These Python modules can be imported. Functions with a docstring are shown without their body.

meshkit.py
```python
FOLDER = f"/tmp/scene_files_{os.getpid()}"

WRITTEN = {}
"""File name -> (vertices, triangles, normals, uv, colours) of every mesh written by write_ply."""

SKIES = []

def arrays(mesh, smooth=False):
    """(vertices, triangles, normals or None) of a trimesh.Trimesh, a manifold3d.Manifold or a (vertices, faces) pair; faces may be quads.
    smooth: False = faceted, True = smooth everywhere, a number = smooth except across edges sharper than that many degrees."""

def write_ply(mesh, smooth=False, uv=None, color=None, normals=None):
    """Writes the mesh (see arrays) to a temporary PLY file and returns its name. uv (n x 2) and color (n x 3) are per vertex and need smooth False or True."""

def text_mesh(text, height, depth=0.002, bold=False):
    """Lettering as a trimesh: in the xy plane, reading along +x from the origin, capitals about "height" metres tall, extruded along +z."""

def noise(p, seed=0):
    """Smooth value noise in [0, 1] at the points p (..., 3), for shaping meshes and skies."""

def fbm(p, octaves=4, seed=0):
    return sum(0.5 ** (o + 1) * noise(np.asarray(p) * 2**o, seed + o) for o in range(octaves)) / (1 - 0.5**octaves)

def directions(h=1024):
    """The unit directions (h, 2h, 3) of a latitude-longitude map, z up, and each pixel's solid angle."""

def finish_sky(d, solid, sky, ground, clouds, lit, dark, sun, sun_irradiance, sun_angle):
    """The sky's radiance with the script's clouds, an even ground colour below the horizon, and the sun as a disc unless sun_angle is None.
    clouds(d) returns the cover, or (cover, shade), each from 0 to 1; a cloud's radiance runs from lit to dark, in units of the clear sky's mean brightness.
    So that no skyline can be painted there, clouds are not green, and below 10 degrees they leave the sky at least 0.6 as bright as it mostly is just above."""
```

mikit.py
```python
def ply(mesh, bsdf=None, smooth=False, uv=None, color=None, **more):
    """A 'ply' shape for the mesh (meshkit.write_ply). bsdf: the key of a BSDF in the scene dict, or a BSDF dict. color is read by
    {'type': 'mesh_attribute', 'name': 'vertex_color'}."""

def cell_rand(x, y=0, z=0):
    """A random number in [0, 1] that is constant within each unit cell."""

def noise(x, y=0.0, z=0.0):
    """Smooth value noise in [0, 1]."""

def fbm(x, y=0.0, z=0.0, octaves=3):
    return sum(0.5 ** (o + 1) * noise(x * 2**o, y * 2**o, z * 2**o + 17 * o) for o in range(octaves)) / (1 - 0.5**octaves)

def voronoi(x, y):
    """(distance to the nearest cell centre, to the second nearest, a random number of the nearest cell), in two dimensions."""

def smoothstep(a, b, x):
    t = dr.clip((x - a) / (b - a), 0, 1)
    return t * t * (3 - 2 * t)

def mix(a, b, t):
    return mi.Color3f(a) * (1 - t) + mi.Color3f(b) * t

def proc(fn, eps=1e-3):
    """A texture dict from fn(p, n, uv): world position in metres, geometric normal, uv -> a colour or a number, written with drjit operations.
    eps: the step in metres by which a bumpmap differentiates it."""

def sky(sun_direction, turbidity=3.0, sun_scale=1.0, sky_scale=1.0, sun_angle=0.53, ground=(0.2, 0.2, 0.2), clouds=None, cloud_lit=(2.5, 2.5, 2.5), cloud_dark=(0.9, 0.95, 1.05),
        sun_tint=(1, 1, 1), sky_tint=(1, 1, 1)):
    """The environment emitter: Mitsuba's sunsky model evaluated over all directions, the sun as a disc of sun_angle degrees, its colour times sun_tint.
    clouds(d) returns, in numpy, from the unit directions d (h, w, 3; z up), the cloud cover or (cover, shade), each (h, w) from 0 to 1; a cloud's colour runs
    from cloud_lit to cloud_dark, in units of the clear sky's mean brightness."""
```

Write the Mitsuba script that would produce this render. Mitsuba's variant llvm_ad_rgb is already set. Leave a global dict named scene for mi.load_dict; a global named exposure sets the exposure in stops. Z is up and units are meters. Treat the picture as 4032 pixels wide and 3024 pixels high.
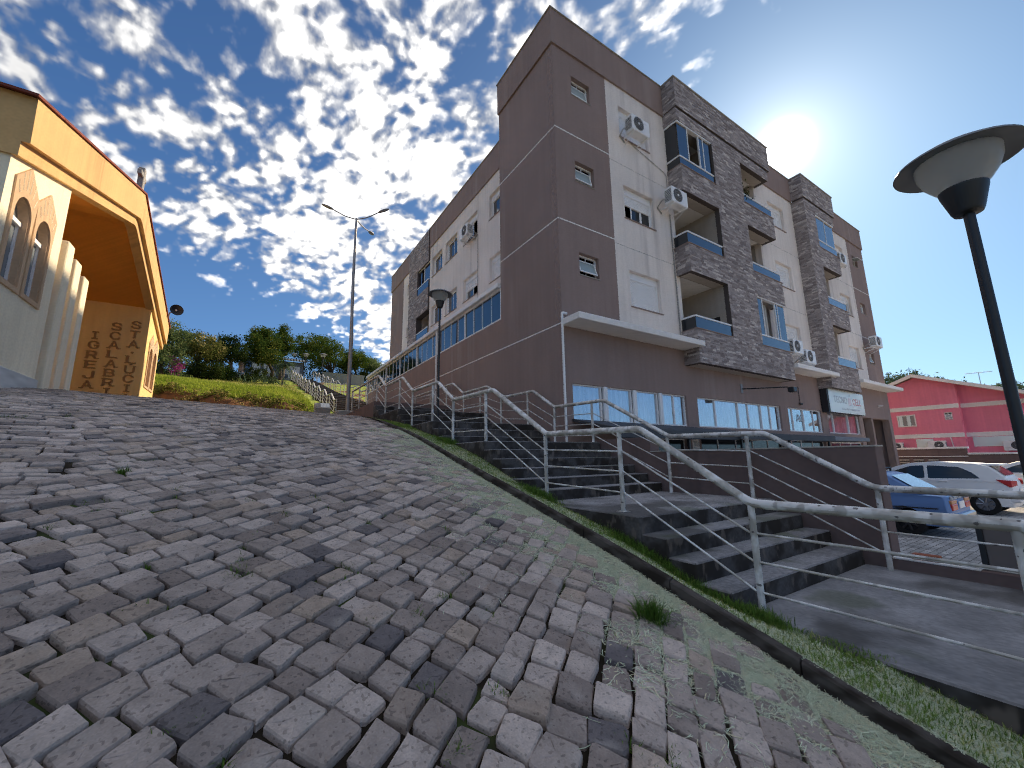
import math, random
import numpy as np, trimesh, drjit as dr, mitsuba as mi, mikit, meshkit
from shapely.geometry import Polygon, box as sbox
from shapely.ops import unary_union
from scipy.interpolate import PchipInterpolator

scene, labels = {}, {}
rng = np.random.default_rng(7)
T = mi.ScalarTransform4f
V = lambda *a: np.array(a, float)

# ------------------------------------------------------------------ camera, sky, exposure
FWD = [0.53243149, 0.82731912, 0.17905246]
UP = [-0.08442895, -0.15856870, 0.98373153]
scene['camera'] = {'type': 'perspective', 'fov': math.degrees(2 * math.atan(2016 / 1606.71)), 'fov_axis': 'x', 'near_clip': 0.05, 'far_clip': 2000.0,
                   'to_world': T().look_at(origin=[0, 0, 0], target=FWD, up=UP)}
exposure = 3.6
SUN_AZ, SUN_EL = math.radians(70.2), math.radians(33.7)      # azimuth from +Y towards +X
SUN = V(math.sin(SUN_AZ) * math.cos(SUN_EL), math.cos(SUN_AZ) * math.cos(SUN_EL), math.sin(SUN_EL))


def nfbm(p, octaves, seed):
    tot, amp, norm = 0, 0.5, 0
    for o in range(octaves):
        tot = tot + amp * meshkit.noise(p * 2.0 ** o + 13.7 * o, seed + o)
        norm += amp
        amp *= 0.55
    return tot / norm


def sstep(a, b, x):
    t = np.clip((x - a) / (b - a), 0, 1)
    return t * t * (3 - 2 * t)


LIT, DARK = V(60.0, 59.0, 57.5), V(0.9, 0.92, 0.95)


def clouds(d):
    z = np.maximum(d[..., 2], 0.03)
    px, py = d[..., 0] / z, d[..., 1] / z
    zs = (np.maximum(d[..., 2], 0.0) + 0.24) / 1.34        # the layer curves down with the earth, so far cells keep their size
    cx, cy = d[..., 0] / zs, d[..., 1] / zs
    # cloud field: flocks of altocumulus in a broad band, thinner to its left, clear beyond its right edge
    p = np.stack([cx * 0.9 + 0.42 * cy, cy * 0.66 - 0.3 * cx, 0 * px], -1)
    warp = 0.09 * (np.stack([nfbm(p * 5.1, 3, 5), nfbm(p * 5.1 + 40, 3, 6), 0 * px], -1) - 0.5)
    q = p + warp
    big = nfbm(q * 1.6 + 1.7, 2, 11)
    cell = meshkit.noise(q * 9.5 + 3, 21)
    cel2 = meshkit.noise(q * 20.0 + 9, 22)
    fine = nfbm(q * 44.0, 4, 41)
    edge = 2.75 + 1.25 * px - py + 1.1 * (nfbm(q * 3.0 + 5, 2, 61) - 0.5)
    band = sstep(-0.45, 0.45, edge) * sstep(1.25, 0.70, px + 0.30 * (1 - np.minimum(py, 2.2)) + 0.25 * (big - 0.5)) * (0.84 + 0.16 * sstep(-0.75, -0.1, px))
    dens = 0.565 + 0.62 * (cell - 0.5) + 0.50 * (cel2 - 0.5) + 0.80 * (fine - 0.5) + 0.30 * (big - 0.5)
    cov = sstep(0.33, 0.72, dens - 0.52 * (1 - band)) * sstep(0.02, 0.3, band)
    thick = sstep(0.45, 0.90, dens)
    core = sstep(0.80, 1.02, dens + 0.5 * (fine - 0.5) + 0.3 * (cel2 - 0.5))
    bright = 1.7 + 3.0 * (fine - 0.5) + 3.2 * thick ** 1.3 * (1 - 0.5 * core)
    bright = 1.75 * np.clip(bright, 0.9, 9) * (0.50 + 0.50 * sstep(-0.7, 0.45, px + 0.15 * (py - 1)))
    # thin high veil that the sun lights up round itself
    c = np.clip(d @ (SUN / np.linalg.norm(SUN)), -1, 1)
    ang = np.degrees(np.arccos(c))
    veil = np.clip(1.0 * np.exp(-(ang / 1.25) ** 2) + 0.06 * np.exp(-ang / 3.2) + 0.009 * np.exp(-ang / 12.0), 0, 1)
    cover = np.maximum(cov, 0) + (1 - cov) * veil
    val = (cov * bright + (1 - cov) * veil * 58.0) / np.maximum(cover, 1e-6)
    shade = np.clip((LIT[0] - val) / (LIT[0] - DARK[0]), 0, 1)
    return cover, shade


scene['sky'] = mikit.sky(SUN.tolist(), turbidity=3.0, sun_scale=0.39, sky_scale=0.285, sky_tint=(0.62, 0.86, 1.14), sun_angle=1.1, ground=(0.16, 0.15, 0.14), clouds=clouds,
                         cloud_lit=tuple(LIT), cloud_dark=tuple(DARK))


# ------------------------------------------------------------------ helpers: names, meshes
USED, COUNT = set(), {}


def key_for(base):
    if base not in USED:
        USED.add(base)
        return base
    n = COUNT.get(base, 0) + 1
    while f'{base}_{n:03d}' in USED:
        n += 1
    COUNT[base] = n
    USED.add(f'{base}_{n:03d}')
    return f'{base}_{n:03d}'


def thing(name, label, cat, group=None):
    k = key_for(name)
    labels[k] = {'label': label, 'category': cat}
    if group:
        labels[k]['group'] = group
    return k


def part(parent, name, mesh, mat, smooth=False, label=None, kind=None, uv=None):
    k = key_for(parent + '__' + name)
    scene[k] = mikit.ply(mesh, mat, smooth=smooth, uv=uv)
    if label or kind:
        labels[k] = {}
        if label:
            labels[k]['label'] = label
        if kind:
            labels[k]['kind'] = kind
    return k


def split(parent, name, mb, m, label=None):
    """Each shape collected in the builder as a part of its own."""
    at = 0
    for v, f in zip(mb.v, mb.f):
        part(parent, name, trimesh.Trimesh(v, f - at, process=False), m, label=label)
        at += len(v)


def solo(name, mesh, mat, label, cat, group=None, smooth=False, kind=None, uv=None):
    k = key_for(name)
    scene[k] = mikit.ply(mesh, mat, smooth=smooth, uv=uv)
    labels[k] = {'label': label}
    if kind:
        labels[k]['kind'] = kind
    else:
        labels[k]['category'] = cat
    if group:
        labels[k]['group'] = group
    return k


BOXF = np.array([[0, 2, 3], [0, 3, 1], [4, 5, 7], [4, 7, 6], [0, 1, 5], [0, 5, 4], [2, 6, 7], [2, 7, 3], [0, 4, 6], [0, 6, 2], [1, 3, 7], [1, 7, 5]])


class MB:
    """Collects boxes, tubes, prisms and quads into one mesh."""

    def __init__(self):
        self.v, self.f, self.n = [], [], 0

    def raw(self, v, f):
        v = np.asarray(v, float)
        f = np.asarray(f, int)
        if f.shape[1] == 4:
            f = np.vstack([f[:, [0, 1, 2]], f[:, [0, 2, 3]]])
        self.v.append(v)
        self.f.append(f + self.n)
        self.n += len(v)
        return self

    def mesh(self, m):
        return self.raw(m.vertices, m.faces)

    def box(self, a, b):
        x, y, z = zip(np.minimum(a, b), np.maximum(a, b))
        v = [[x[i], y[j], z[k]] for i in (0, 1) for j in (0, 1) for k in (0, 1)]
        return self.raw(v, BOXF)

    def cbox(self, a, b, c=0.01):
        """A box with chamfered edges."""
        a, b = np.minimum(a, b), np.maximum(a, b)
        c = min(c, 0.45 * (b - a).min())
        pts = []
        for i in (0, 1):
            for j in (0, 1):
                for k in (0, 1):
                    p = V(*( (a, b)[s][m] for m, s in enumerate((i, j, k))))
                    s = V(1 - 2 * i, 1 - 2 * j, 1 - 2 * k) * c
                    pts += [p + s * [0, 1, 1], p + s * [1, 0, 1], p + s * [1, 1, 0]]
        h = trimesh.convex.convex_hull(np.array(pts))
        return self.raw(h.vertices, h.faces)

    def tube(self, pts, r, sides=8, cap=True, closed=False):
        p = np.asarray(pts, float)
        n = len(p)
        r = np.broadcast_to(np.asarray(r, float), (n,))
        t = np.zeros_like(p)
        d = np.diff(p, axis=0)
        d /= np.linalg.norm(d, axis=1, keepdims=True) + 1e-12
        t[0], t[-1] = d[0], d[-1]
        if n > 2:
            t[1:-1] = d[:-1] + d[1:]
        t /= np.linalg.norm(t, axis=1, keepdims=True) + 1e-12
        a = np.cross(t[0], [0, 0, 1.0] if abs(t[0][2]) < 0.9 else [1.0, 0, 0])
        a /= np.linalg.norm(a)
        ang = np.arange(sides) * 2 * np.pi / sides
        vs = []
        for i in range(n):
            a = a - t[i] * (a @ t[i])
            a /= np.linalg.norm(a)
            b = np.cross(t[i], a)
            k = 1.0
            if 0 < i < n - 1:
                k = 1 / max(0.6, math.sqrt(max(0.0, (1 + d[i - 1] @ d[i]) / 2)))
            vs.append(p[i] + r[i] * (np.cos(ang)[:, None] * a * 1 + np.sin(ang)[:, None] * b) * (k if n > 2 else 1))
        v = np.vstack(vs)
        q = []
        for i in range(n - 1):
            for j in range(sides):
                j2 = (j + 1) % sides
                q.append([i * sides + j, i * sides + j2, (i + 1) * sides + j2, (i + 1) * sides + j])
        q = np.array(q)
        f = np.vstack([q[:, [0, 1, 2]], q[:, [0, 2, 3]]])
        if cap:
            c0 = [[0, j + 1, j] for j in range(1, sides - 1)]
            o = (n - 1) * sides
            c1 = [[o, o + j, o + j + 1] for j in range(1, sides - 1)]
            f = np.vstack([f, c0, c1])
        return self.raw(v, f)

    def lathe(self, prof, center, sides=24):
        prof = np.asarray(prof, float)
        ang = np.arange(sides) * 2 * np.pi / sides
        v = np.vstack([np.stack([center[0] + r * np.cos(ang), center[1] + r * np.sin(ang), np.full(sides, center[2] + z)], 1) for r, z in prof])
        q = []
        for i in range(len(prof) - 1):
            for j in range(sides):
                j2 = (j + 1) % sides
                q.append([i * sides + j, i * sides + j2, (i + 1) * sides + j2, (i + 1) * sides + j])
        return self.raw(v, q)

    def poly(self, poly, mapf, d0, d1):
        """A shapely polygon in (a, z), from depth d0 to d1, put in place by mapf(a, d, z)."""
        for g in getattr(poly, 'geoms', [poly]):
            if g.is_empty:
                continue
            m = trimesh.creation.extrude_polygon(g, abs(d1 - d0), engine='earcut')
            v = m.vertices
            self.raw(mapf(v[:, 0], v[:, 2] + min(d0, d1), v[:, 1]), m.faces)
        return self

    def get(self):
        return trimesh.Trimesh(np.vstack(self.v), np.vstack(self.f), process=False)


def seg_pts(poly, r, n=5):
    """Rounds the corners of a polyline with radius-like length r."""
    p = [V(*q) for q in poly]
    out = [p[0]]
    for a, b, c in zip(p, p[1:], p[2:]):
        u, v = a - b, c - b
        lu, lv = np.linalg.norm(u), np.linalg.norm(v)
        k = min(r, 0.45 * lu, 0.45 * lv)
        s, e = b + u / lu * k, b + v / lv * k
        for t in np.linspace(0, 1, n):
            out.append((1 - t) ** 2 * s + 2 * t * (1 - t) * b + t * t * e)
    out.append(p[-1])
    return np.array(out)


def heightfield(xs, ys, fn):
    X, Y = np.meshgrid(xs, ys, indexing='ij')
    Z = fn(X, Y)
    v = np.stack([X, Y, Z], -1).reshape(-1, 3)
    n, m = X.shape
    i, j = np.meshgrid(np.arange(n - 1), np.arange(m - 1), indexing='ij')
    a = (i * m + j).ravel()
    f = np.stack([a, a + m, a + m + 1, a + 1], 1)
    return trimesh.Trimesh(v, np.vstack([f[:, [0, 1, 2]], f[:, [0, 2, 3]]]), process=False)


# ------------------------------------------------------------------ materials
def C(r, g, b):
    return mi.Color3f(r, g, b)


def mat(key, fn_or_rgb, rough=0.85, spec=0.3, bump=None, bscale=1.0, eps=2e-3, **more):
    base = mikit.proc(fn_or_rgb) if callable(fn_or_rgb) else {'type': 'rgb', 'value': list(fn_or_rgb)}
    b = {'type': 'principled', 'base_color': base, 'roughness': rough if not callable(rough) else mikit.proc(rough), 'specular': spec, **more}
    if bump is not None:
        b = {'type': 'bumpmap', 'arbitrary': mikit.proc(bump, eps=eps), 'scale': bscale, 'bsdf': b}
    scene[key] = {'type': 'twosided', 'bsdf': b}
    return key


fbm, noise, voro, ss, mix, crand = mikit.fbm, mikit.noise, mikit.voronoi, mikit.smoothstep, mikit.mix, mikit.cell_rand
# stained plaster: base colour with cloudy variation, vertical rain streaks and fine grain
def plaster(key, rgb, streak=0.18, dirt=(0.05, 0.045, 0.04), grain=0.002, rough=0.92):
    def col(p, n, uv):
        h = p.x * 0.9 + p.y * 1.1
        c = C(*rgb) * (0.86 + 0.28 * fbm(p.x * 0.7, p.y * 0.7, p.z * 0.5, 3)) * (0.94 + 0.12 * noise(p.x * 30, p.y * 30, p.z * 30))
        c = c * (0.93 + 0.14 * fbm(h * 11.0, p.z * 0.5, 9.0, 3))
        st = ss(0.50, 0.9, fbm(h * 5.0, p.z * 0.25, 3.0, 3)) * ss(0.35, 0.7, noise(h * 0.8, p.z * 0.35))
        return mix(c, C(*dirt), st * streak)
    return mat(key, col, rough, 0.2, bump=lambda p, n, uv: fbm(p.x * 60, p.y * 60, p.z * 60, 2), bscale=grain)


plaster('brown_plaster', (0.285, 0.212, 0.193), 0.45, (0.40, 0.345, 0.32))
plaster('dark_brown_plaster', (0.165, 0.118, 0.110), 0.35, (0.045, 0.035, 0.03))
plaster('cream_plaster', (0.76, 0.69, 0.64), 0.42, (0.34, 0.30, 0.29), 0.0012)
plaster('white_paint', (0.78, 0.76, 0.74), 0.10, (0.4, 0.38, 0.35), 0.0006)
plaster('concrete_trim', (0.36, 0.34, 0.31), 0.35, (0.10, 0.10, 0.09), 0.002)
plaster('church_pale', (0.80, 0.72, 0.54), 0.10, (0.5, 0.42, 0.3), 0.0015)
plaster('church_yellow', (0.74, 0.53, 0.235), 0.10, (0.45, 0.3, 0.12), 0.0015)
plaster('church_orange', (0.62, 0.40, 0.185), 0.35, (0.24, 0.15, 0.08), 0.002)
plaster('church_soffit', (0.62, 0.265, 0.055), 0.05, (0.4, 0.2, 0.05), 0.001)
plaster('church_stone', (0.53, 0.37, 0.235), 0.15, (0.3, 0.2, 0.12), 0.002)
plaster('pink_plaster', (0.78, 0.235, 0.32), 0.22, (0.45, 0.09, 0.13), 0.001)
plaster('grey_plaster', (0.30, 0.29, 0.28), 0.3, (0.12, 0.11, 0.1), 0.002)
plaster('interior_beige', (0.42, 0.375, 0.335), 0.05, (0.3, 0.27, 0.24), 0.0008)
mat('interior_dark', (0.03, 0.028, 0.03), 0.9, 0.1)
mat('letter_brown', (0.31, 0.185, 0.085), 0.9, 0.1)
mat('roof_tile_red', lambda p, n, uv: C(0.20, 0.055, 0.04) * (0.7 + 0.6 * noise(p.x * 3, p.y * 6, p.z * 3)), 0.8, 0.2)
mat('white_metal', lambda p, n, uv: mix(C(0.80, 0.80, 0.80), C(0.45, 0.43, 0.4), ss(0.6, 0.8, fbm(p.x * 5, p.y * 5, p.z * 5, 3)) * 0.5), 0.4, 0.5)
mat('pvc_white', (0.78, 0.78, 0.79), 0.45, 0.5)
mat('black_metal', (0.018, 0.02, 0.024), 0.42, 0.5)
mat('dark_awning', lambda p, n, uv: C(0.052, 0.056, 0.064) * (0.75 + 0.5 * fbm(p.x * 3, p.y * 3, p.z * 3, 3)), 0.6, 0.4)
mat('grey_awning', (0.16, 0.18, 0.21), 0.55, 0.4)
mat('plastic_dark', (0.025, 0.026, 0.03), 0.5, 0.4)
mat('rubber', (0.018, 0.018, 0.019), 0.85, 0.2)
mat('galvanised', lambda p, n, uv: C(0.30, 0.30, 0.31) * (0.7 + 0.6 * fbm(p.x * 9, p.y * 9, p.z * 2.2, 3)), 0.5, 0.5, metallic=0.4)
mat('alloy', (0.30, 0.30, 0.32), 0.35, 0.5, metallic=0.8)
mat('chrome_trim', (0.55, 0.55, 0.57), 0.25, 0.5, metallic=0.9)
scene['church_glass'] = {'type': 'twosided', 'bsdf': {'type': 'principled', 'base_color': {'type': 'rgb', 'value': [0.15, 0.17, 0.18]}, 'roughness': 0.12, 'specular': 0.8}}
mat('hill_step', lambda p, n, uv: C(0.075, 0.058, 0.048) * (0.6 + 0.8 * fbm(p.x * 4, p.y * 4, p.z * 4, 3)), 0.9, 0.2)
mat('curtain', lambda p, n, uv: C(0.72, 0.73, 0.74) * (0.78 + 0.22 * dr.sin(p.x * 38 + 2 * noise(p.x * 4, p.z * 2))), 0.9, 0.1)

# cladding of thin split stones in random courses
def clad_cells(p):
    a = p.x + p.y
    z = p.z / 0.062
    row = dr.floor(z)
    L = 0.26
    u = a / L + 0.5 * crand(row, 3, 1) + 0.37 * row
    cell = dr.floor(u)
    fz, fu = z - row, u - cell
    return row, cell, fz, fu


def clad_col(p, n, uv):
    row, cell, fz, fu = clad_cells(p)
    r = crand(row, cell, 7)
    r2 = crand(row, cell, 19)
    c = mix(C(0.215, 0.182, 0.178), C(0.40, 0.355, 0.345), ss(0.0, 1.0, r))
    c = mix(c, C(0.52, 0.475, 0.455), ss(0.86, 0.9, r2))
    joint = ss(0.0, 0.13, fz) * ss(1.0, 0.9, fz) * ss(0.0, 0.035, fu) * ss(1.0, 0.975, fu)
    return c * (0.78 + 0.44 * fbm(p.x * 18, p.y * 18, p.z * 26, 3)) * (0.5 + 0.5 * joint)


def clad_h(p, n, uv):
    row, cell, fz, fu = clad_cells(p)
    joint = ss(0.0, 0.16, fz) * ss(1.0, 0.86, fz) * ss(0.0, 0.05, fu) * ss(1.0, 0.96, fu)
    return joint * (0.4 + 0.9 * crand(row, cell, 5)) + 0.2 * fbm(p.x * 30, p.y * 30, p.z * 30, 2)


mat('stone_cladding', clad_col, 0.85, 0.25, bump=clad_h, bscale=0.010, eps=3e-3)


mat('clad_mortar', (0.10, 0.085, 0.082), 0.95, 0.1)


def clad_stone_col(p, n, uv):
    c = mix(C(0.20, 0.168, 0.165), C(0.40, 0.352, 0.342), uv.x)
    c = mix(c, C(0.53, 0.48, 0.455), ss(0.86, 0.92, uv.y))
    return c * (0.76 + 0.48 * fbm(p.x * 20, p.y * 20, p.z * 34, 3))


mat('clad_stone', clad_stone_col, 0.85, 0.25, bump=lambda p, n, uv: fbm(p.x * 40, p.y * 40, p.z * 60, 3), bscale=0.006, eps=2e-3)


# street stones: uv holds a random pair for each stone
def stone_col(p, n, uv):
    r, q = uv.x, uv.y
    c = mix(C(0.215, 0.172, 0.152), C(0.46, 0.385, 0.342), r)
    c = mix(c, C(0.35, 0.27, 0.21), ss(0.80, 0.97, q) * 0.8)
    c = mix(c, C(0.085, 0.078, 0.088), ss(0.10, 0.03, q) * 0.8)
    g = fbm(p.x * 14, p.y * 14, p.z * 14, 3)
    c = c * (0.72 + 0.56 * g)
    c = mix(c, C(0.42, 0.38, 0.345), ss(0.62, 0.80, fbm(p.x * 5.3 + 7 * r, p.y * 5.3, p.z, 3)) * 0.45)
    c = c * (0.74 + 0.52 * fbm(p.x * 0.55, p.y * 0.55, 4.0, 3))
    sp = ss(0.70, 0.78, noise(p.x * 70, p.y * 70, p.z * 70))
    return c * (1 - 0.35 * sp) * (0.85 + 0.3 * noise(p.x * 160, p.y * 160, p.z * 160))


mat('street_stone', stone_col, 0.78, 0.35, bump=lambda p, n, uv: fbm(p.x * 55, p.y * 55, p.z * 55, 4), bscale=0.0045, eps=2e-3)


def soil_col(p, n, uv):
    g = fbm(p.x * 6, p.y * 6, p.z * 6, 4)
    c = mix(C(0.010, 0.008, 0.006), C(0.040, 0.032, 0.024), g)
    c = mix(c, C(0.06, 0.085, 0.028), ss(0.56, 0.70, fbm(p.x * 2.1, p.y * 2.1, 5.0, 3)) * 0.7)
    near = ss(2.1, 3.05, p.x + 0.9 * (fbm(p.x * 2.5, p.y * 2.5, 1.0, 3) - 0.5)) * ss(12.5, 9.0, p.y)
    return mix(c, C(0.33, 0.36, 0.25), near * (0.25 + 0.6 * noise(p.x * 45, p.y * 45, 0)))


mat('joint_soil', soil_col, 0.95, 0.1, bump=lambda p, n, uv: fbm(p.x * 40, p.y * 40, p.z * 40, 3), bscale=0.012)


def strip_col(p, n, uv):
    g = fbm(p.x * 9, p.y * 9, p.z * 9, 3)
    return mix(C(0.11, 0.13, 0.05), C(0.27, 0.28, 0.15), g)


mat('strip_soil', strip_col, 0.95, 0.1)


def concrete_dark_col(p, n, uv):
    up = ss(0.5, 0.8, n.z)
    g = fbm(p.x * 3, p.y * 3, p.z * 3, 4)
    c = mix(C(0.13, 0.128, 0.132), C(0.31, 0.302, 0.31), g)
    c = c * (0.72 + 0.56 * noise(p.x * 55 + 3 * p.y, p.y * 38, p.z * 55))
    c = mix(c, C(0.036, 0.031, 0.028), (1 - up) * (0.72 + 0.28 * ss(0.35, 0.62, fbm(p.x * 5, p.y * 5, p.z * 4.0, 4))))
    c = mix(c, C(0.05, 0.046, 0.042), up * ss(0.52, 0.72, fbm(p.x * 1.1 + 5, p.y * 1.4, 1.0, 4)) * 0.7)
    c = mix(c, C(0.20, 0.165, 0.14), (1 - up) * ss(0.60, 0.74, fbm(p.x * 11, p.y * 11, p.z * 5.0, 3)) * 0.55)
    c = mix(c, C(0.065, 0.080, 0.035), up * ss(0.60, 0.75, fbm(p.x * 1.8, p.y * 1.8, 3.0, 3)) * 0.5)
    return c


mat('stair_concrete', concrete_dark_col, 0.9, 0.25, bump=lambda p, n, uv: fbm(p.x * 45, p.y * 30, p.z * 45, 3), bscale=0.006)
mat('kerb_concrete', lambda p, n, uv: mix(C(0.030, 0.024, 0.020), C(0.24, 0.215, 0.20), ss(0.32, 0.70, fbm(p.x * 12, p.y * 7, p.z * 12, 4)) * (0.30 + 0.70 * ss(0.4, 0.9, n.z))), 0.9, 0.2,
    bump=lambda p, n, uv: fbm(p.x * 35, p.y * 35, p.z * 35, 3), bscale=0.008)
mat('nosing', lambda p, n, uv: C(0.24, 0.235, 0.235) * (0.6 + 0.8 * fbm(p.x * 12, p.y * 12, p.z * 12, 3)), 0.85, 0.25)


def rail_col(p, n, uv):
    g = fbm(p.x * 7, p.y * 7, p.z * 7, 4)
    c = mix(C(0.74, 0.735, 0.72), C(0.50, 0.48, 0.44), ss(0.42, 0.60, g))
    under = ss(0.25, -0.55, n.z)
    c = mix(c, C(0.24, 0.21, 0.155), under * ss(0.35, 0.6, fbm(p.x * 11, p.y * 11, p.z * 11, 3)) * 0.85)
    c = mix(c, C(0.30, 0.28, 0.25), ss(0.50, 0.66, fbm(p.x * 16, p.y * 16, p.z * 5, 3)) * 0.65)
    c = mix(c, C(0.055, 0.05, 0.055), ss(0.86, 0.88, noise(p.x * 31, p.y * 31, p.z * 31)) * 0.8)
    return c


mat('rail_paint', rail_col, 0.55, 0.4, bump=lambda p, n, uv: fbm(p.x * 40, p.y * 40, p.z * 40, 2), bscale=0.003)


def paver_cells(p):
    a, b = p.x / 0.22, p.y / 0.11
    row = dr.floor(b)
    u = a + 0.5 * (row - 2 * dr.floor(row / 2))
    cell = dr.floor(u)
    fu, fb = u - cell, b - row
    return row, cell, fu, fb


def paver_col(p, n, uv):
    row, cell, fu, fb = paver_cells(p)
    j = ss(0.0, 0.06, fu) * ss(1.0, 0.94, fu) * ss(0.0, 0.10, fb) * ss(1.0, 0.90, fb)
    c = C(0.33, 0.325, 0.32) * (0.75 + 0.5 * crand(row, cell, 2)) * (0.75 + 0.5 * fbm(p.x * 3, p.y * 3, 0, 3))
    far = ss(10.0, 22.0, p.x)
    return mix(C(0.05, 0.048, 0.045), c, dr.maximum(j, 0.55 * far))


mat('pavers', paver_col, 0.9, 0.2)
mat('far_ground', lambda p, n, uv: mix(C(0.10, 0.11, 0.05), C(0.17, 0.14, 0.09), fbm(p.x * 0.05, p.y * 0.05, 0, 4)), 0.95, 0.1)


def hill_col(p, n, uv):
    g = fbm(p.x * 1.3, p.y * 1.3, p.z * 1.3, 4)
    c = mix(C(0.17, 0.24, 0.04), C(0.34, 0.38, 0.09), g)
    steep = ss(0.93, 0.80, n.z)
    soil = mix(C(0.11, 0.055, 0.03), C(0.24, 0.13, 0.075), fbm(p.x * 2.5, p.y * 2.5, p.z * 4, 3))
    c = mix(c, soil, dr.maximum(steep, ss(0.60, 0.70, fbm(p.x * 0.9, p.y * 0.9, 2.0, 3))))
    return c


mat('hill_grass', hill_col, 0.95, 0.1, bump=lambda p, n, uv: fbm(p.x * 6, p.y * 6, p.z * 6, 3), bscale=0.08, eps=1e-2)


# leaves and blades: uv.x picks the tone, uv.y how warm or dry it is
def leafy(key, dark, light, warm, trans=0.5):
    def col(p, n, uv):
        c = mix(C(*dark), C(*light), uv.x)
        return mix(c, C(*warm), ss(0.55, 1.0, uv.y))
    scene[key] = {'type': 'principledthin', 'base_color': mikit.proc(col), 'roughness': 0.55, 'diff_trans': trans, 'spec_trans': 0.0, 'eta': 1.4}
    return key


leafy('leaf_dark', (0.018, 0.036, 0.012), (0.060, 0.095, 0.026), (0.13, 0.13, 0.04))
leafy('leaf_mid', (0.032, 0.065, 0.015), (0.12, 0.18, 0.035), (0.25, 0.24, 0.05))
leafy('leaf_pale', (0.06, 0.10, 0.045), (0.20, 0.26, 0.10), (0.30, 0.30, 0.14))
leafy('leaf_bloom', (0.05, 0.075, 0.02), (0.17, 0.18, 0.05), (0.62, 0.50, 0.22))
leafy('leaf_grey', (0.05, 0.085, 0.05), (0.17, 0.23, 0.14), (0.24, 0.25, 0.13))
leafy('petal_magenta', (0.26, 0.035, 0.19), (0.46, 0.09, 0.34), (0.55, 0.15, 0.5))
leafy('grass_green', (0.07, 0.14, 0.022), (0.22, 0.33, 0.07), (0.48, 0.48, 0.19), 0.4)
leafy('hill_blade', (0.19, 0.27, 0.03), (0.44, 0.50, 0.09), (0.62, 0.56, 0.24), 0.5)
leafy('dry_clipping', (0.40, 0.46, 0.33), (0.74, 0.80, 0.62), (0.70, 0.64, 0.44), 0.3)
leafy('weed_green', (0.045, 0.10, 0.018), (0.16, 0.27, 0.05), (0.20, 0.22, 0.07), 0.4)
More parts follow.
